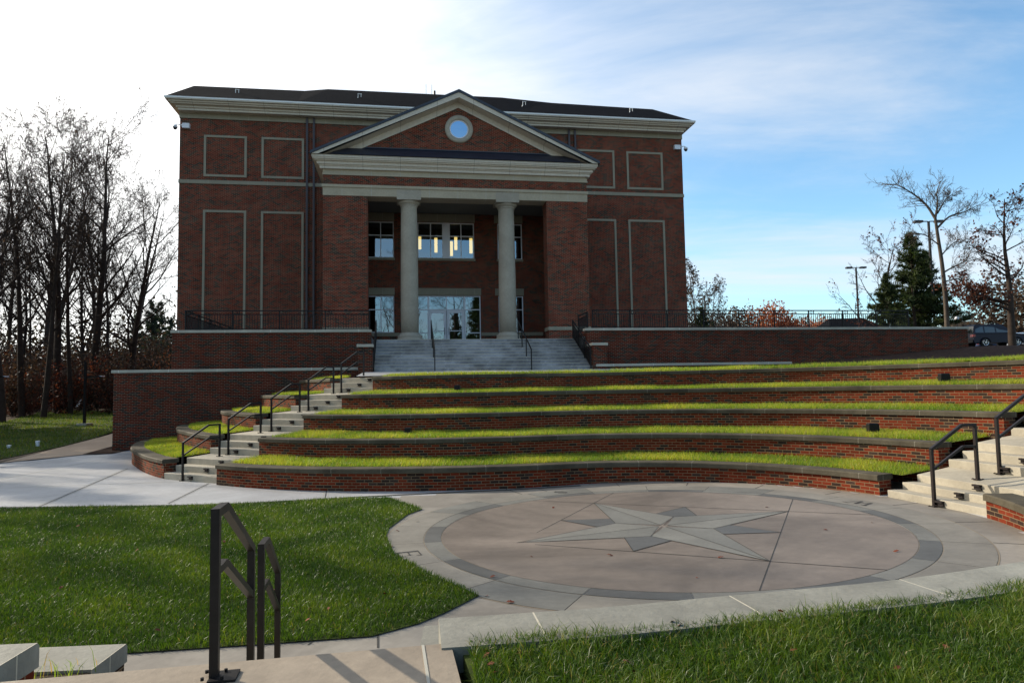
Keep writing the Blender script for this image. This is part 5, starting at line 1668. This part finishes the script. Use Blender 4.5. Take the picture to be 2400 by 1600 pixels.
def build_right_background():
    PZ = 4.88
    fp = lambda x, y: PZ
    G = 'trees beyond the parking lot'
    # bare tree with a curved pale trunk
    rng = np.random.default_rng(12); dep = 52
    W = lambda px, py, d=dep: far(px, py, d)
    base = W(2221, 770); base[2] = PZ
    T = TreeMesh()
    trunk = [W(2221, 790), W(2216, 700), W(2208, 620), W(2199, 560), W(2192, 512)]
    trunk = [p - base for p in trunk]; T.limb('trunk', catmull3(trunk), np.linspace(.18, .10, len(catmull3(trunk))), 8)
    limbs = [([(2192, 512), (2172, 482), (2145, 458), (2108, 436), (2092, 433)], .11), ([(2192, 512), (2197, 480), (2196, 450), (2205, 424)], .10), ([(2196, 535), (2225, 508), (2262, 496), (2290, 482)], .09),
             ([(2205, 600), (2228, 575), (2250, 560)], .06), ([(2209, 640), (2235, 625), (2262, 612), (2275, 590)], .07), ([(2212, 660), (2250, 655), (2280, 690)], .06), ([(2202, 575), (2170, 552), (2140, 545)], .05), ([(2197, 500), (2215, 470), (2232, 455)], .07)]
    cfg = dict(WOOD, levels=4, minr=0.012, nb=(0, 9, 6, 4), start=(0, .15, .15, .15), up=(0, .02, .05, .05, .04), len=(0, .42, .5, .5))
    for pts, r in limbs:
        q = catmull3([W(a, b, dep + rng.normal(0, .6) * (k > 0) * k * .5) - base for k, (a, b) in enumerate(pts)])
        T.limb('trunk', q, np.linspace(r, .02, len(q)), 6)
        L = np.linalg.norm(q[-1] - q[0])
        for k in range(22):
            t = rng.uniform(.15, 1); f = t * (len(q) - 1); i = min(int(f), len(q) - 2); p = q[i] + (q[i + 1] - q[i]) * (f - i); d = q[i + 1] - q[i]; d /= np.linalg.norm(d)
            nd = rotv(d, np.cross(d, rng.normal(0, 1, 3)), R(rng.normal(42, 12)))
            grow(T, rng, p, nd, max(L, 2.2) * .42 * rng.uniform(.6, 1.2), r * .24, 2, cfg)
    root = thing('bare_tree', 'tall bare tree with a curved pale trunk beside the parking lot lamp', 'tree', base, 0, G)
    T.obj('trunk', 'trunk', 'bark_pale', root); T.obj('crown', 'crown', 'bark_pale', root)
    # oak at the right edge
    OAK = dict(WOOD, minr=0.014, nb=(20, 8, 5, 4), start=(.22, .2, .2, .15), ang=((66, 12), (42, 12), (40, 12), (40, 14)), len=(.46, .46, .48, .5), shape=(.62, .4, .4, .4), up=(.01, .05, .04, .04, .03))
    bare_tree('oak_tree', 'oak at the right edge keeping rusty leaves on its low branches', 21, 11.3, .27, OAK, place(2380, 49, zslope), G, 'bark', .055, 'leaf_red', (-.01, 0), .22, 7)
    # bare tree behind the pines
    t1 = bare_tree('bare_tree', 'broad bare tree left of the pines, twigs against the sky', 33, 11.0, .24, ROUND, place(2072, 66, fp), G, 'bark', .04, 'leaf_red', (-.03, 0), .22, 5)
    p1 = pine('pine_tree', 'tallest dark pine standing in front of the lamp post', 3, 10.6, .18, 3.3, .20, place(2152, 60, fp), 'pines beyond the terrace wall', 'needle', 18, 1.35, .46)
    again(p1, place(2186, 62, fp), 2.2, .88, 'dark pine just right of the tallest one, by the pale trunk')
    again(p1, place(2090, 56, fp), 4.1, .60, 'smallest pine, bright green, left of the others')
    # left group by the building and the far treeline
    t2 = bare_tree('bare_tree', 'pale bare tree rising right beside the building corner', 51, 13.0, .22, dict(WOOD, start=(.15, .2, .2, .15)), place(1640, 88, fp), G, 'bark_pale', .05, 'leaf_brown', (0, 0), .3, 3)
    again(t2, place(1612, 84, fp), 2, .72, 'shorter bare tree touching the building corner')
    again(t2, place(1668, 96, fp), 4, .88, 'bare tree just right of the one by the building corner')
    again(p1, place(1650, 84, fp), 1.2, .66, 'dark evergreen below the bare trees by the building corner', G)
    again(p1, place(1676, 92, fp), 1.9, .55, 'second, smaller dark evergreen by the building corner', G)
    s1 = shrub('autumn_tree', 'bright red-orange round tree in the far treeline', 6, 9.0, 6.6, place(1812, 104, fp), 'trees of the far treeline', 'leaf_orange', 5200, .40)
    s2 = shrub('autumn_tree', 'brown-orange broad tree in the far treeline', 7, 8.0, 8.4, place(1906, 106, fp), 'trees of the far treeline', 'leaf_orange', 5200, .40)
    s3 = shrub('autumn_tree', 'grey-brown tree left of the red-orange one', 8, 9.6, 8.0, place(1735, 110, fp), 'trees of the far treeline', 'leaf_brown', 5200, .40)
    again(s3, place(1700, 116, fp), 1, 1.05, 'grey-brown tree furthest left in the far treeline')
    again(s3, place(1858, 118, fp), 2, .9, 'grey-brown tree between the red-orange and the brown-orange one')
    again(s3, place(1775, 125, fp), 2, .9, 'small grey-brown tree just left of the red-orange one')
    again(s1, place(1940, 112, fp), 3, .55, 'small red bush right of the brown-orange tree')
    s4 = shrub('autumn_tree', 'rusty bush below the broad bare tree', 9, 4.2, 5.0, place(2052, 70, fp), 'trees of the far treeline', 'leaf_red', 1500, .20)
    again(s4, place(2000, 76, fp), 2.3, .8, 'rusty bush left of the broad bare tree')
    for k in range(16):
        px = 1592 + 25 * k
        again((s3, s1, s3, s4)[k % 4] if px < 1930 else s3, place(px, 128 + (k * 37 % 22), fp), k * 1.7, .85 + .1 * (k % 3), 'one of the low autumn trees of the farthest treeline', 'low trees of the farthest treeline')
    again(t1, place(1932, 112, fp), 1.0, .72, 'small bare tree above the brown-orange tree')
    again(t1, place(1965, 96, fp), 3.0, .50, 'small bare tree right of the lone double lamp')
    for k, (px, d, sc) in enumerate(((2262, 110, .62), (2300, 120, .7), (2335, 105, .66), (2240, 125, .75), (2365, 118, .8), (2395, 100, .8), (2120, 120, .7))):
        again(t2, place(px, d, fp), k * 1.1, sc, 'one of the small pale bare trees far behind the cars', 'small bare trees far behind the cars')
    again(s3, place(2395, 84, fp), 3, 1.1, 'olive-brown bushy tree at the right edge behind the cars')
    # parking-lot lamps
    def lot_lamp(px, ytop, depth, arm, label):
        top = far(px, ytop, depth); root = thing('parking_lamp', label, 'lamp post', (top[0], top[1], PZ), 0, 'double-headed parking lot lamps')
        x, y, z = top; w = .16
        part(MB()._lathe([(.28, PZ), (.28, PZ + .6), (.22, PZ + .62)], x, y, 12), 'base', 'step_concrete', root)
        part(MB().bar((x, y, PZ + .6), (x, y, z), w, w), 'pole', 'bronze', root)
        for sgn in (-1, 1):
            h = part(MB().bevbox(x + sgn * arm - .38 if sgn > 0 else x - arm - .38, x + sgn * arm + .38 if sgn > 0 else x - arm + .38, y - .2, y + .2, z - .10, z + .10, .05).bar((x + sgn * .08, y, z), (x + sgn * (arm - .36), y, z), .08), 'lamp_head', 'bronze', root)
            sub(MB().box(x + sgn * arm - .3, x + sgn * arm + .3, y - .15, y + .15, z - .13, z - .101), 'lens', 'alum', h, root)
        return root
    lot_lamp(2006, 627, 84, .86, 'thin double-headed parking lamp standing alone left of the pines')
    lot_lamp(2176, 519, 62, .95, 'taller double-headed parking lamp behind the pines')
    tp = far(1652, 690, 100)
    lot_lamp(1651, 692, 100, .7, 'faint far parking lamp right of the building corner')
    for px, py, d, lab in ((2124, 742, 68, 'small white globe lamp in front of the dark far roof'), (2243, 754, 66, 'small white globe lamp left of the parked cars')):
        g = far(px, py, d); root = thing('globe_lamp', lab, 'lamp post', (g[0], g[1], PZ), 0, 'white globe lamps')
        part(MB().tube([(g[0], g[1], PZ), (g[0], g[1], g[2])], .04, 8), 'pole', 'iron', root)
        part(MB()._lathe([(.08, g[2] - .05), (.22, g[2] + .1), (.24, g[2] + .28), (.15, g[2] + .45), (.02, g[2] + .56)], g[0], g[1], 14), 'globe', 'white_plastic', root, True)
    # low buildings across the lot
    def low_house(px0, px1, yridge, depth, wallh, label, roofmat, slope=.28):
        a, b = far(px0, 760, depth), far(px1, 760, depth); zr = far((px0 + px1) / 2, yridge, depth)[2]
        root = thing('low_building', label, 'building', ((a[0] + b[0]) / 2, a[1], PZ), 0, 'low buildings across the parking lot')
        x0, x1, y0, y1 = a[0], b[0], a[1], a[1] + 14
        ze = PZ + wallh
        part(MB().box(x0 + .5, x1 - .5, y0 + .6, y1, PZ - .2, ze), 'wall', 'limestone_plain', root)
        part(MB().box(x0, x1, y0, y0 + .1, ze - .05, ze + .25), 'fascia', 'gutter', root)
        k = min(8, (x1 - x0) * .3)
        mb = MB(); ym = (y0 + y1) / 2
        mb.quad((x0, y0, ze + .25), (x1, y0, ze + .25), (x1 - k, ym, zr), (x0 + k, ym, zr)); mb.quad((x1, y1, ze + .25), (x0, y1, ze + .25), (x0 + k, ym, zr), (x1 - k, ym, zr))
        mb.poly([(x0, y1, ze + .25), (x0, y0, ze + .25), (x0 + k, ym, zr)]); mb.poly([(x1, y0, ze + .25), (x1, y1, ze + .25), (x1 - k, ym, zr)])
        part(mb, 'roof', roofmat, root)
        for t in (.2, .4, .6, .8):
            x = x0 + (x1 - x0) * t
            part(MB().box(x - .6, x + .6, y0 + .57, y0 + .6, PZ + 1, PZ + wallh - .4), 'window', 'smoked', root)
    low_house(1945, 2165, 731, 78, 1.5, 'low building with a wide dark hipped roof beyond the fence', 'roof')
    low_house(2255, 2420, 741, 90, 2.0, 'low building with a brown roof behind the parked cars', 'soil')


def catmull3(pts, n=5):
    P = [np.asarray(p, float) for p in pts]
    P = [2 * P[0] - P[1]] + P + [2 * P[-1] - P[-2]]; out = []
    for i in range(1, len(P) - 2):
        for k in range(n):
            t = k / n
            out.append(0.5 * ((2 * P[i]) + (-P[i - 1] + P[i + 1]) * t + (2 * P[i - 1] - 5 * P[i] + 4 * P[i + 1] - P[i + 2]) * t * t + (-P[i - 1] + 3 * P[i] - 3 * P[i + 1] + P[i + 2]) * t ** 3))
    out.append(P[-2]); return out


build_right_background()


# ------------------------------------------------------------------ parked cars
M['navy'] = mat_plain('navy_car_paint', (0.004, 0.006, 0.022), 0.35, 0.0, 0.22)
M['blue'] = mat_plain('blue_car_paint', (0.008, 0.016, 0.055), 0.3, 0.0, 0.35)
M['white_paint'] = mat_plain('white_car_paint', (0.78, 0.78, 0.78), 0.25, 0, 0.6)
M['rubber'] = mat_plain('tyre_rubber', (0.012, 0.012, 0.012), 0.9)
M['alloy'] = mat_plain('alloy_rim', (0.55, 0.55, 0.58), 0.25, 0.9)
M['car_glass'] = mat_plain('car_glass', (0.02, 0.028, 0.03), 0.05, 0, 0.8)
M['tail'] = mat_plain('tail_light_red', (0.35, 0.012, 0.012), 0.2)
M['head'] = mat_plain('head_light_clear', (0.7, 0.72, 0.75), 0.08)
M['black_trim'] = mat_plain('black_trim', (0.015, 0.015, 0.016), 0.6)


def car(kind, label, paint, loc, rz):
    suv = kind == 'suv'
    root = thing('parked_car', label, 'car', loc, rz, 'cars parked beyond the terrace wall')
    root_o = ORIGIN[root.name]; ORIGIN[root.name] = np.zeros(3)
    if suv:
        L, W = 4.45, 1.80; xr, xf = -1.28, 1.28; rw = .35
        low = [(-2.2, .42), (-2.22, .62), (-2.18, 1.02), (-.1, 1.05), (.95, 1.06), (1.75, .98), (2.12, .88), (2.22, .62), (2.2, .36)]
        cab = [(-2.15, 1.03), (-2.02, 1.70), (-1.9, 1.76), (-.1, 1.78), (.25, 1.74), (1.02, 1.06)]
        side = [[(-2.02, 1.14), (-1.94, 1.60), (-1.35, 1.64), (-1.35, 1.12)], [(-1.25, 1.12), (-1.25, 1.64), (-.42, 1.66), (-.42, 1.12)], [(-.32, 1.12), (-.32, 1.66), (.18, 1.64), (.80, 1.12)]]
    else:
        L, W = 4.6, 1.78; xr, xf = -1.38, 1.38; rw = .31
        low = [(-2.28, .36), (-2.3, .60), (-2.24, .92), (-1.6, .98), (.95, .93), (1.9, .80), (2.26, .62), (2.28, .32)]
        cab = [(-1.75, .96), (-1.0, 1.36), (-.6, 1.43), (.1, 1.43), (.45, 1.37), (1.2, .92)]
        side = [[(-1.35, 1.00), (-.92, 1.30), (-.48, 1.36), (-.48, 1.00)], [(-.40, 1.00), (-.40, 1.36), (.08, 1.36), (.40, 1.30), (.90, .98)]]
    def wheel_arch(prof):
        base = [(2.2 if suv else 2.25, .30)]
        pts = []
        for xc in (xf, xr):
            pts += [(xc + (rw + .06) * math.cos(t), max(.28, .34 + (rw + .06) * math.sin(t))) for t in np.linspace(0, math.pi, 9)]
        return prof + [(2.15, .28)] + pts + [(-2.15, .30)]
    prof = wheel_arch(low)
    mb = MB(); n = len(prof)
    V = []
    for yy, k in ((-W / 2 + .06, 0), (-W / 2, 1), (W / 2, 1), (W / 2 - .06, 0)):
        for x, z in prof:
            V.append((x * (1 if k else .985), yy, z if not (k == 0 and z > .8) else z + .012))
    F = [tuple(range(n)), tuple(range(3 * n, 4 * n))[::-1]]
    for s in range(3): F += [(s * n + j, (s + 1) * n + j, (s + 1) * n + (j + 1) % n, s * n + (j + 1) % n) for j in range(n)]
    mb.add(V, F)
    m = len(cab); V = [(x, sy * (W / 2 - (.06 if z < 1.1 else .17)), z) for sy in (-1, 1) for x, z in cab]
    mb.add(V, [tuple(range(m)), tuple(range(m, 2 * m))[::-1]] + [(j, m + j, m + (j + 1) % m, (j + 1) % m) for j in range(m)])
    part(mb, 'body', paint, root)
    for sy in (-1, 1):
        for poly in side:
            def yy(z): t = (z - 1.03) / .5; return sy * (W / 2 - .06 - .11 * min(1, max(0, t)) + .012)
            part(MB().poly([(x, yy(z), z) for x, z in poly]), 'side_window', 'car_glass', root)
    w2 = W / 2 - .16
    a, b = cab[-1], cab[-2]
    part(MB().quad((a[0] + .01, -w2, a[1] + .03), (a[0] + .01, w2, a[1] + .03), (b[0] + .03, w2 - .06, b[1] - .02), (b[0] + .03, -w2 + .06, b[1] - .02)), 'windscreen', 'car_glass', root)
    a, b = cab[0], cab[1]
    part(MB().quad((a[0] - .012, -w2, a[1] + .08), (a[0] - .012, w2, a[1] + .08), (b[0] - .012, w2 - .05, b[1] - .06), (b[0] - .012, -w2 + .05, b[1] - .06)), 'rear_window', 'car_glass', root)
    for xc in (xr, xf):
        for sy in (-1, 1):
            def disc(r, y0, y1, n=20):
                q = MB(); pts = [(xc, y0, rw), (xc, y1, rw)]; return q.tube(pts, r, n)
            wl = part(disc(rw, sy * (W / 2 - .22), sy * (W / 2 - .01)), 'wheel', 'rubber', root)
            rm = MB()
            for k in range(5):
                t = k * 2 * math.pi / 5; c = np.array([xc, sy * (W / 2 + .004), rw])
                rm.bar(c, c + np.array([math.cos(t), 0, math.sin(t)]) * rw * .62, .075, .02, (0, 1, 0))
            rm.tube([(xc + rw * .64 * math.cos(t), sy * (W / 2 + .0), rw + rw * .64 * math.sin(t)) for t in np.linspace(0, 2 * math.pi, 21)], .022, 5)
            sub(rm, 'rim', 'alloy', wl, root)
    for sy in (-1, 1):
        y0, y1 = sorted((sy * (W / 2 - .38), sy * (W / 2 - .04)))
        part(MB().box(2.05 if suv else 2.06, 2.205 if suv else 2.25, y0, y1, .70 if suv else .60, .86 if suv else .74), 'headlight', 'head', root)
        part(MB().box(-2.225 if suv else -2.31, -2.05, y0, y1, .80 if suv else .72, 1.0 if suv else .90), 'taillight', 'tail', root)
        part(MB().bevbox(.72, .86, min(sy * W / 2, sy * (W / 2 + .16)), max(sy * W / 2, sy * (W / 2 + .16)), 1.04 if suv else .95, 1.18 if suv else 1.08, .02), 'mirror', paint, root)
    part(MB().box(2.06, 2.26 if suv else 2.30, -W / 2 + .08, W / 2 - .08, .34, .52), 'front_bumper', 'black_trim', root)
    part(MB().box(-2.27 if suv else -2.33, -2.06, -W / 2 + .08, W / 2 - .08, .36, .56), 'rear_bumper', 'black_trim' if suv else paint, root)
    if suv:
        for sy in (-1, 1): part(MB().bar((-1.8, sy * .66, 1.84), (.0, sy * .66, 1.85), .04), 'roof_rail', 'black_trim', root)
    ORIGIN[root.name] = root_o


def cpos(px, d): p = far(px, 800, d); return (p[0], p[1], 4.88)


car('suv', 'dark navy boxy car parked at the end of the right terrace wall', 'navy', cpos(2328, 54), R(2))
car('sedan', 'dark blue sedan parked behind the navy boxy car', 'blue', cpos(2346, 63), R(-8))
car('sedan', 'white sedan with red tail lights partly behind the oak trunk', 'white_paint', cpos(2380, 59), R(62))
car('sedan', 'white sedan cut by the right edge of the photo', 'white_paint', cpos(2428, 57), R(62))
car('sedan', 'dark car whose roof shows just above the end of the wall', 'navy', cpos(2290, 66), R(-6))


# ------------------------------------------------------------------ small things
def build_small():
    # lamps along the path at left
    def path_lamp(px, depth, ytop, label):
        p = place(px, depth); x, y, z0 = p; zt = far(px, ytop, depth)[2]
        root = thing('path_lamp', label, 'lamp post', p, 0, 'dark lamps along the path')
        part(MB().bevbox(x - .32, x + .32, y - .32, y + .32, z0 - .1, z0 + .16, .03), 'base', 'step_concrete', root)
        part(MB().bar((x, y, z0 + .15), (x, y, zt), .13, .13), 'pole', 'iron', root)
        part(MB().bar((x + .06, y, zt - .95), (x + .5, y, zt - .92), .07), 'arm', 'iron', root)
        hd = part(MB().extrude_y([(x + .25, zt - .96), (x + .35, zt - .86), (x + .95, zt - .86), (x + 1.1, zt - .93), (x + 1.1, zt - .97), (x + .9, zt - .95)], y - .2, y + .2), 'lamp_head', 'iron', root)
        sub(MB().box(x + .85, x + 1.08, y - .16, y + .16, zt - .945, zt - .857), 'lens', 'alum', hd, root)
    path_lamp(200, 41.7, 848, 'dark path lamp on a concrete base beside the woods')
    path_lamp(-26, 41.0, 848, 'dark path lamp at the left edge, only its head in view')
    for px, py, lab, sc in ((88, 1046, 'upright white pipe marker in the grass verge', 1.0), (21, 1050, 'lower white pipe marker near the left edge of the verge', .55)):
        p = on_ground(px, py); z = p[2]
        root = thing('pipe_marker', lab, 'marker', p, 0, 'white pipe markers in the verge')
        part(MB()._lathe([(.075, z), (.075, z + .17 * sc), (.09, z + .17 * sc), (.09, z + .24 * sc), (.06, z + .255 * sc)], p[0], p[1], 14), 'pipe', 'white_plastic', root)
    # dark stump wrapped in plastic and the orange silt fence by the wood edge
    pts = [on_ground(a, b) for a, b in ((-60, 976), (60, 966), (120, 958), (180, 948), (240, 943))]
    root = thing('silt_fence', 'low dark red plastic silt fence along the edge of the woods', 'fence', pts[0])
    mb = MB()
    for a, b in zip(pts, pts[1:]): mb.quad(a, b, b + np.array([0, 0, .5]), a + np.array([0, 0, .5])); mb.quad(a + np.array([0, .03, 0]), b + np.array([0, .03, 0]), b + np.array([0, .03, .5]), a + np.array([0, .03, .5]))
    part(mb, 'sheet', mat_plain('dark_red_plastic', (0.10, 0.018, 0.014), .6, 0, .4, .3, 4), root)
    for q in pts: part(MB().bar(q, q + np.array([0, 0, .65]), .05), 'stake', 'bark', root)
    p = on_ground(189, 962)
    root = thing('stump', 'dark torn stump beside the path lamp at the edge of the woods', 'stump', p)
    part(MB()._lathe([(.40, p[2] - .1), (.30, p[2] + .3), (.26, p[2] + .75), (.20, p[2] + 1.0), (.05, p[2] + 1.15)], p[0], p[1], 9), 'body', 'bark', root)
    part(MB().poly([(p[0] - .30, p[1] - .32, p[2] + .2), (p[0] + .12, p[1] - .34, p[2] + .5), (p[0] + .22, p[1] - .28, p[2] + 1.0), (p[0] - .05, p[1] - .30, p[2] + .85)]), 'torn_sheet', 'alum', root)
    # flood lights in the beds
    for k, px, o, lab in ((3, 1069, .98, 'small black floodlight on the second highest tier, left of centre'), (1, 960, 1.15, 'small black floodlight on the second lowest tier, left of centre'),
                          (1, 2044, .95, 'black floodlight box on the second lowest tier at right'), (3, 2216, 1.0, 'black floodlight box on the second highest tier at right')):
        c = tier_curve(OFF[k] + o)
        px_c = 1200 + FPX * ((c @ V_R[:2]) / (c @ V_F[:2])); ok = (c[:, 1] > 8)
        i = int(np.where(ok, np.abs(px_c - px), 1e9).argmin())
        x, y = c[i]; z = CAP[k] + .03
        root = thing('floodlight', lab, 'floodlight', (x, y, z), 0, 'black floodlights in the grass tiers')
        s = 1.35 if px > 2000 else 1.0
        part(MB().bar((x, y, z - .05), (x, y, z + .1 * s), .03), 'stake', 'iron', root)
        part(MB().bevbox(x - .085 * s, x + .085 * s, y - .07, y + .07, z + .06, z + .06 + .145 * s, .02), 'housing', 'iron', root)
        part(MB().box(x - .07 * s, x + .07 * s, y + .071, y + .076, z + .08, z + .04 + .145 * s), 'lens', 'smoked', root)
    # fallen leaves
    rng = random.Random(17)
    def leaf(label, group):
        pr = [(0, 0), (.16, .10), (.30, .26), (.42, .17), (.55, .30), (.68, .16), (.80, .18), (1.0, 0)]
        V = [(x - .5, y, .05 * math.sin(x * 5) + .35 * y * y + .02) for x, y in pr] + [(x - .5, -y, .05 * math.sin(x * 5) + .5 * y * y + .02) for x, y in pr[-2:0:-1]]
        V = V + [(-.78, .02, .10), (-.78, -.02, .10)]
        n = 14
        o = link_mesh('fallen_leaf', V, [tuple(range(n)), (0, 14, 15)], M['fallen'])
        tag(o, label, 'leaf', group, 'thing'); return o
    first = leaf('dry rusty leaf lying on the paving', 'dry leaves on the paving')
    def put(px, py, zf, size, lab, grp, tilt=.25, f=[True]):
        p = on_ground(px, py, zf)
        o = first if f[0] else first.copy()
        if not f[0]: COL.objects.link(o)
        f[0] = False
        o.location = (p[0], p[1], p[2] + .012); o.scale = (size, size, size)
        o.rotation_euler = (rng.uniform(-tilt, tilt), rng.uniform(-tilt, tilt), rng.uniform(0, 6.28)); o['label'] = lab; o['group'] = grp
    st = lambda x, y: gstage(x, y) + .01
    for px, py, s in ((1430, 1302, .11), (1297, 1190, .09), (1689, 1307, .09), (1797, 1189, .09), (1934, 1242, .09), (1196, 1412, .10), (1245, 1305, .06), (1155, 1352, .08), (977, 1222, .08), (2044, 1225, .05), (2100, 1293, .09), (1633, 1355, .04), (932, 1245, .07), (919, 1281, .08), (1140, 1398, .06)):
        put(px, py, st, s, 'dry rusty leaf lying on the stage paving', 'dry leaves on the stage paving')
    for px, py in ((452, 1197), (562, 1207), (183, 1233), (368, 1247), (321, 1290), (12, 1335), (143, 1378), (797, 1328), (923, 1341), (902, 1393), (727, 1427), (770, 1427), (720, 1455), (505, 1375), (370, 1478), (640, 1385), (860, 1405), (300, 1420), (525, 1270)):
        put(px, py, lambda x, y: .075, rng.uniform(.05, .085), 'dark red leaf caught in the lawn grass', 'dark red leaves on the lawn', .7)
    for px, py in ((1218, 1535), (1575, 1462), (1592, 1470), (1829, 1437), (1860, 1528), (2218, 1522), (2105, 1570), (1480, 1580), (1960, 1500), (1470, 1555)):
        put(px, py, lambda x, y: .93, rng.uniform(.05, .075), 'dry leaf caught in the long foreground grass', 'dry leaves in the foreground grass', .8)
    for px, py in ((1140, 1540), (1150, 1560), (1135, 1528), (1160, 1580)):
        put(px, py, lambda x, y: .935, .05, 'pale dry leaf at the edge of the foreground landing', 'dry leaves at the landing edge', .5)


build_small()
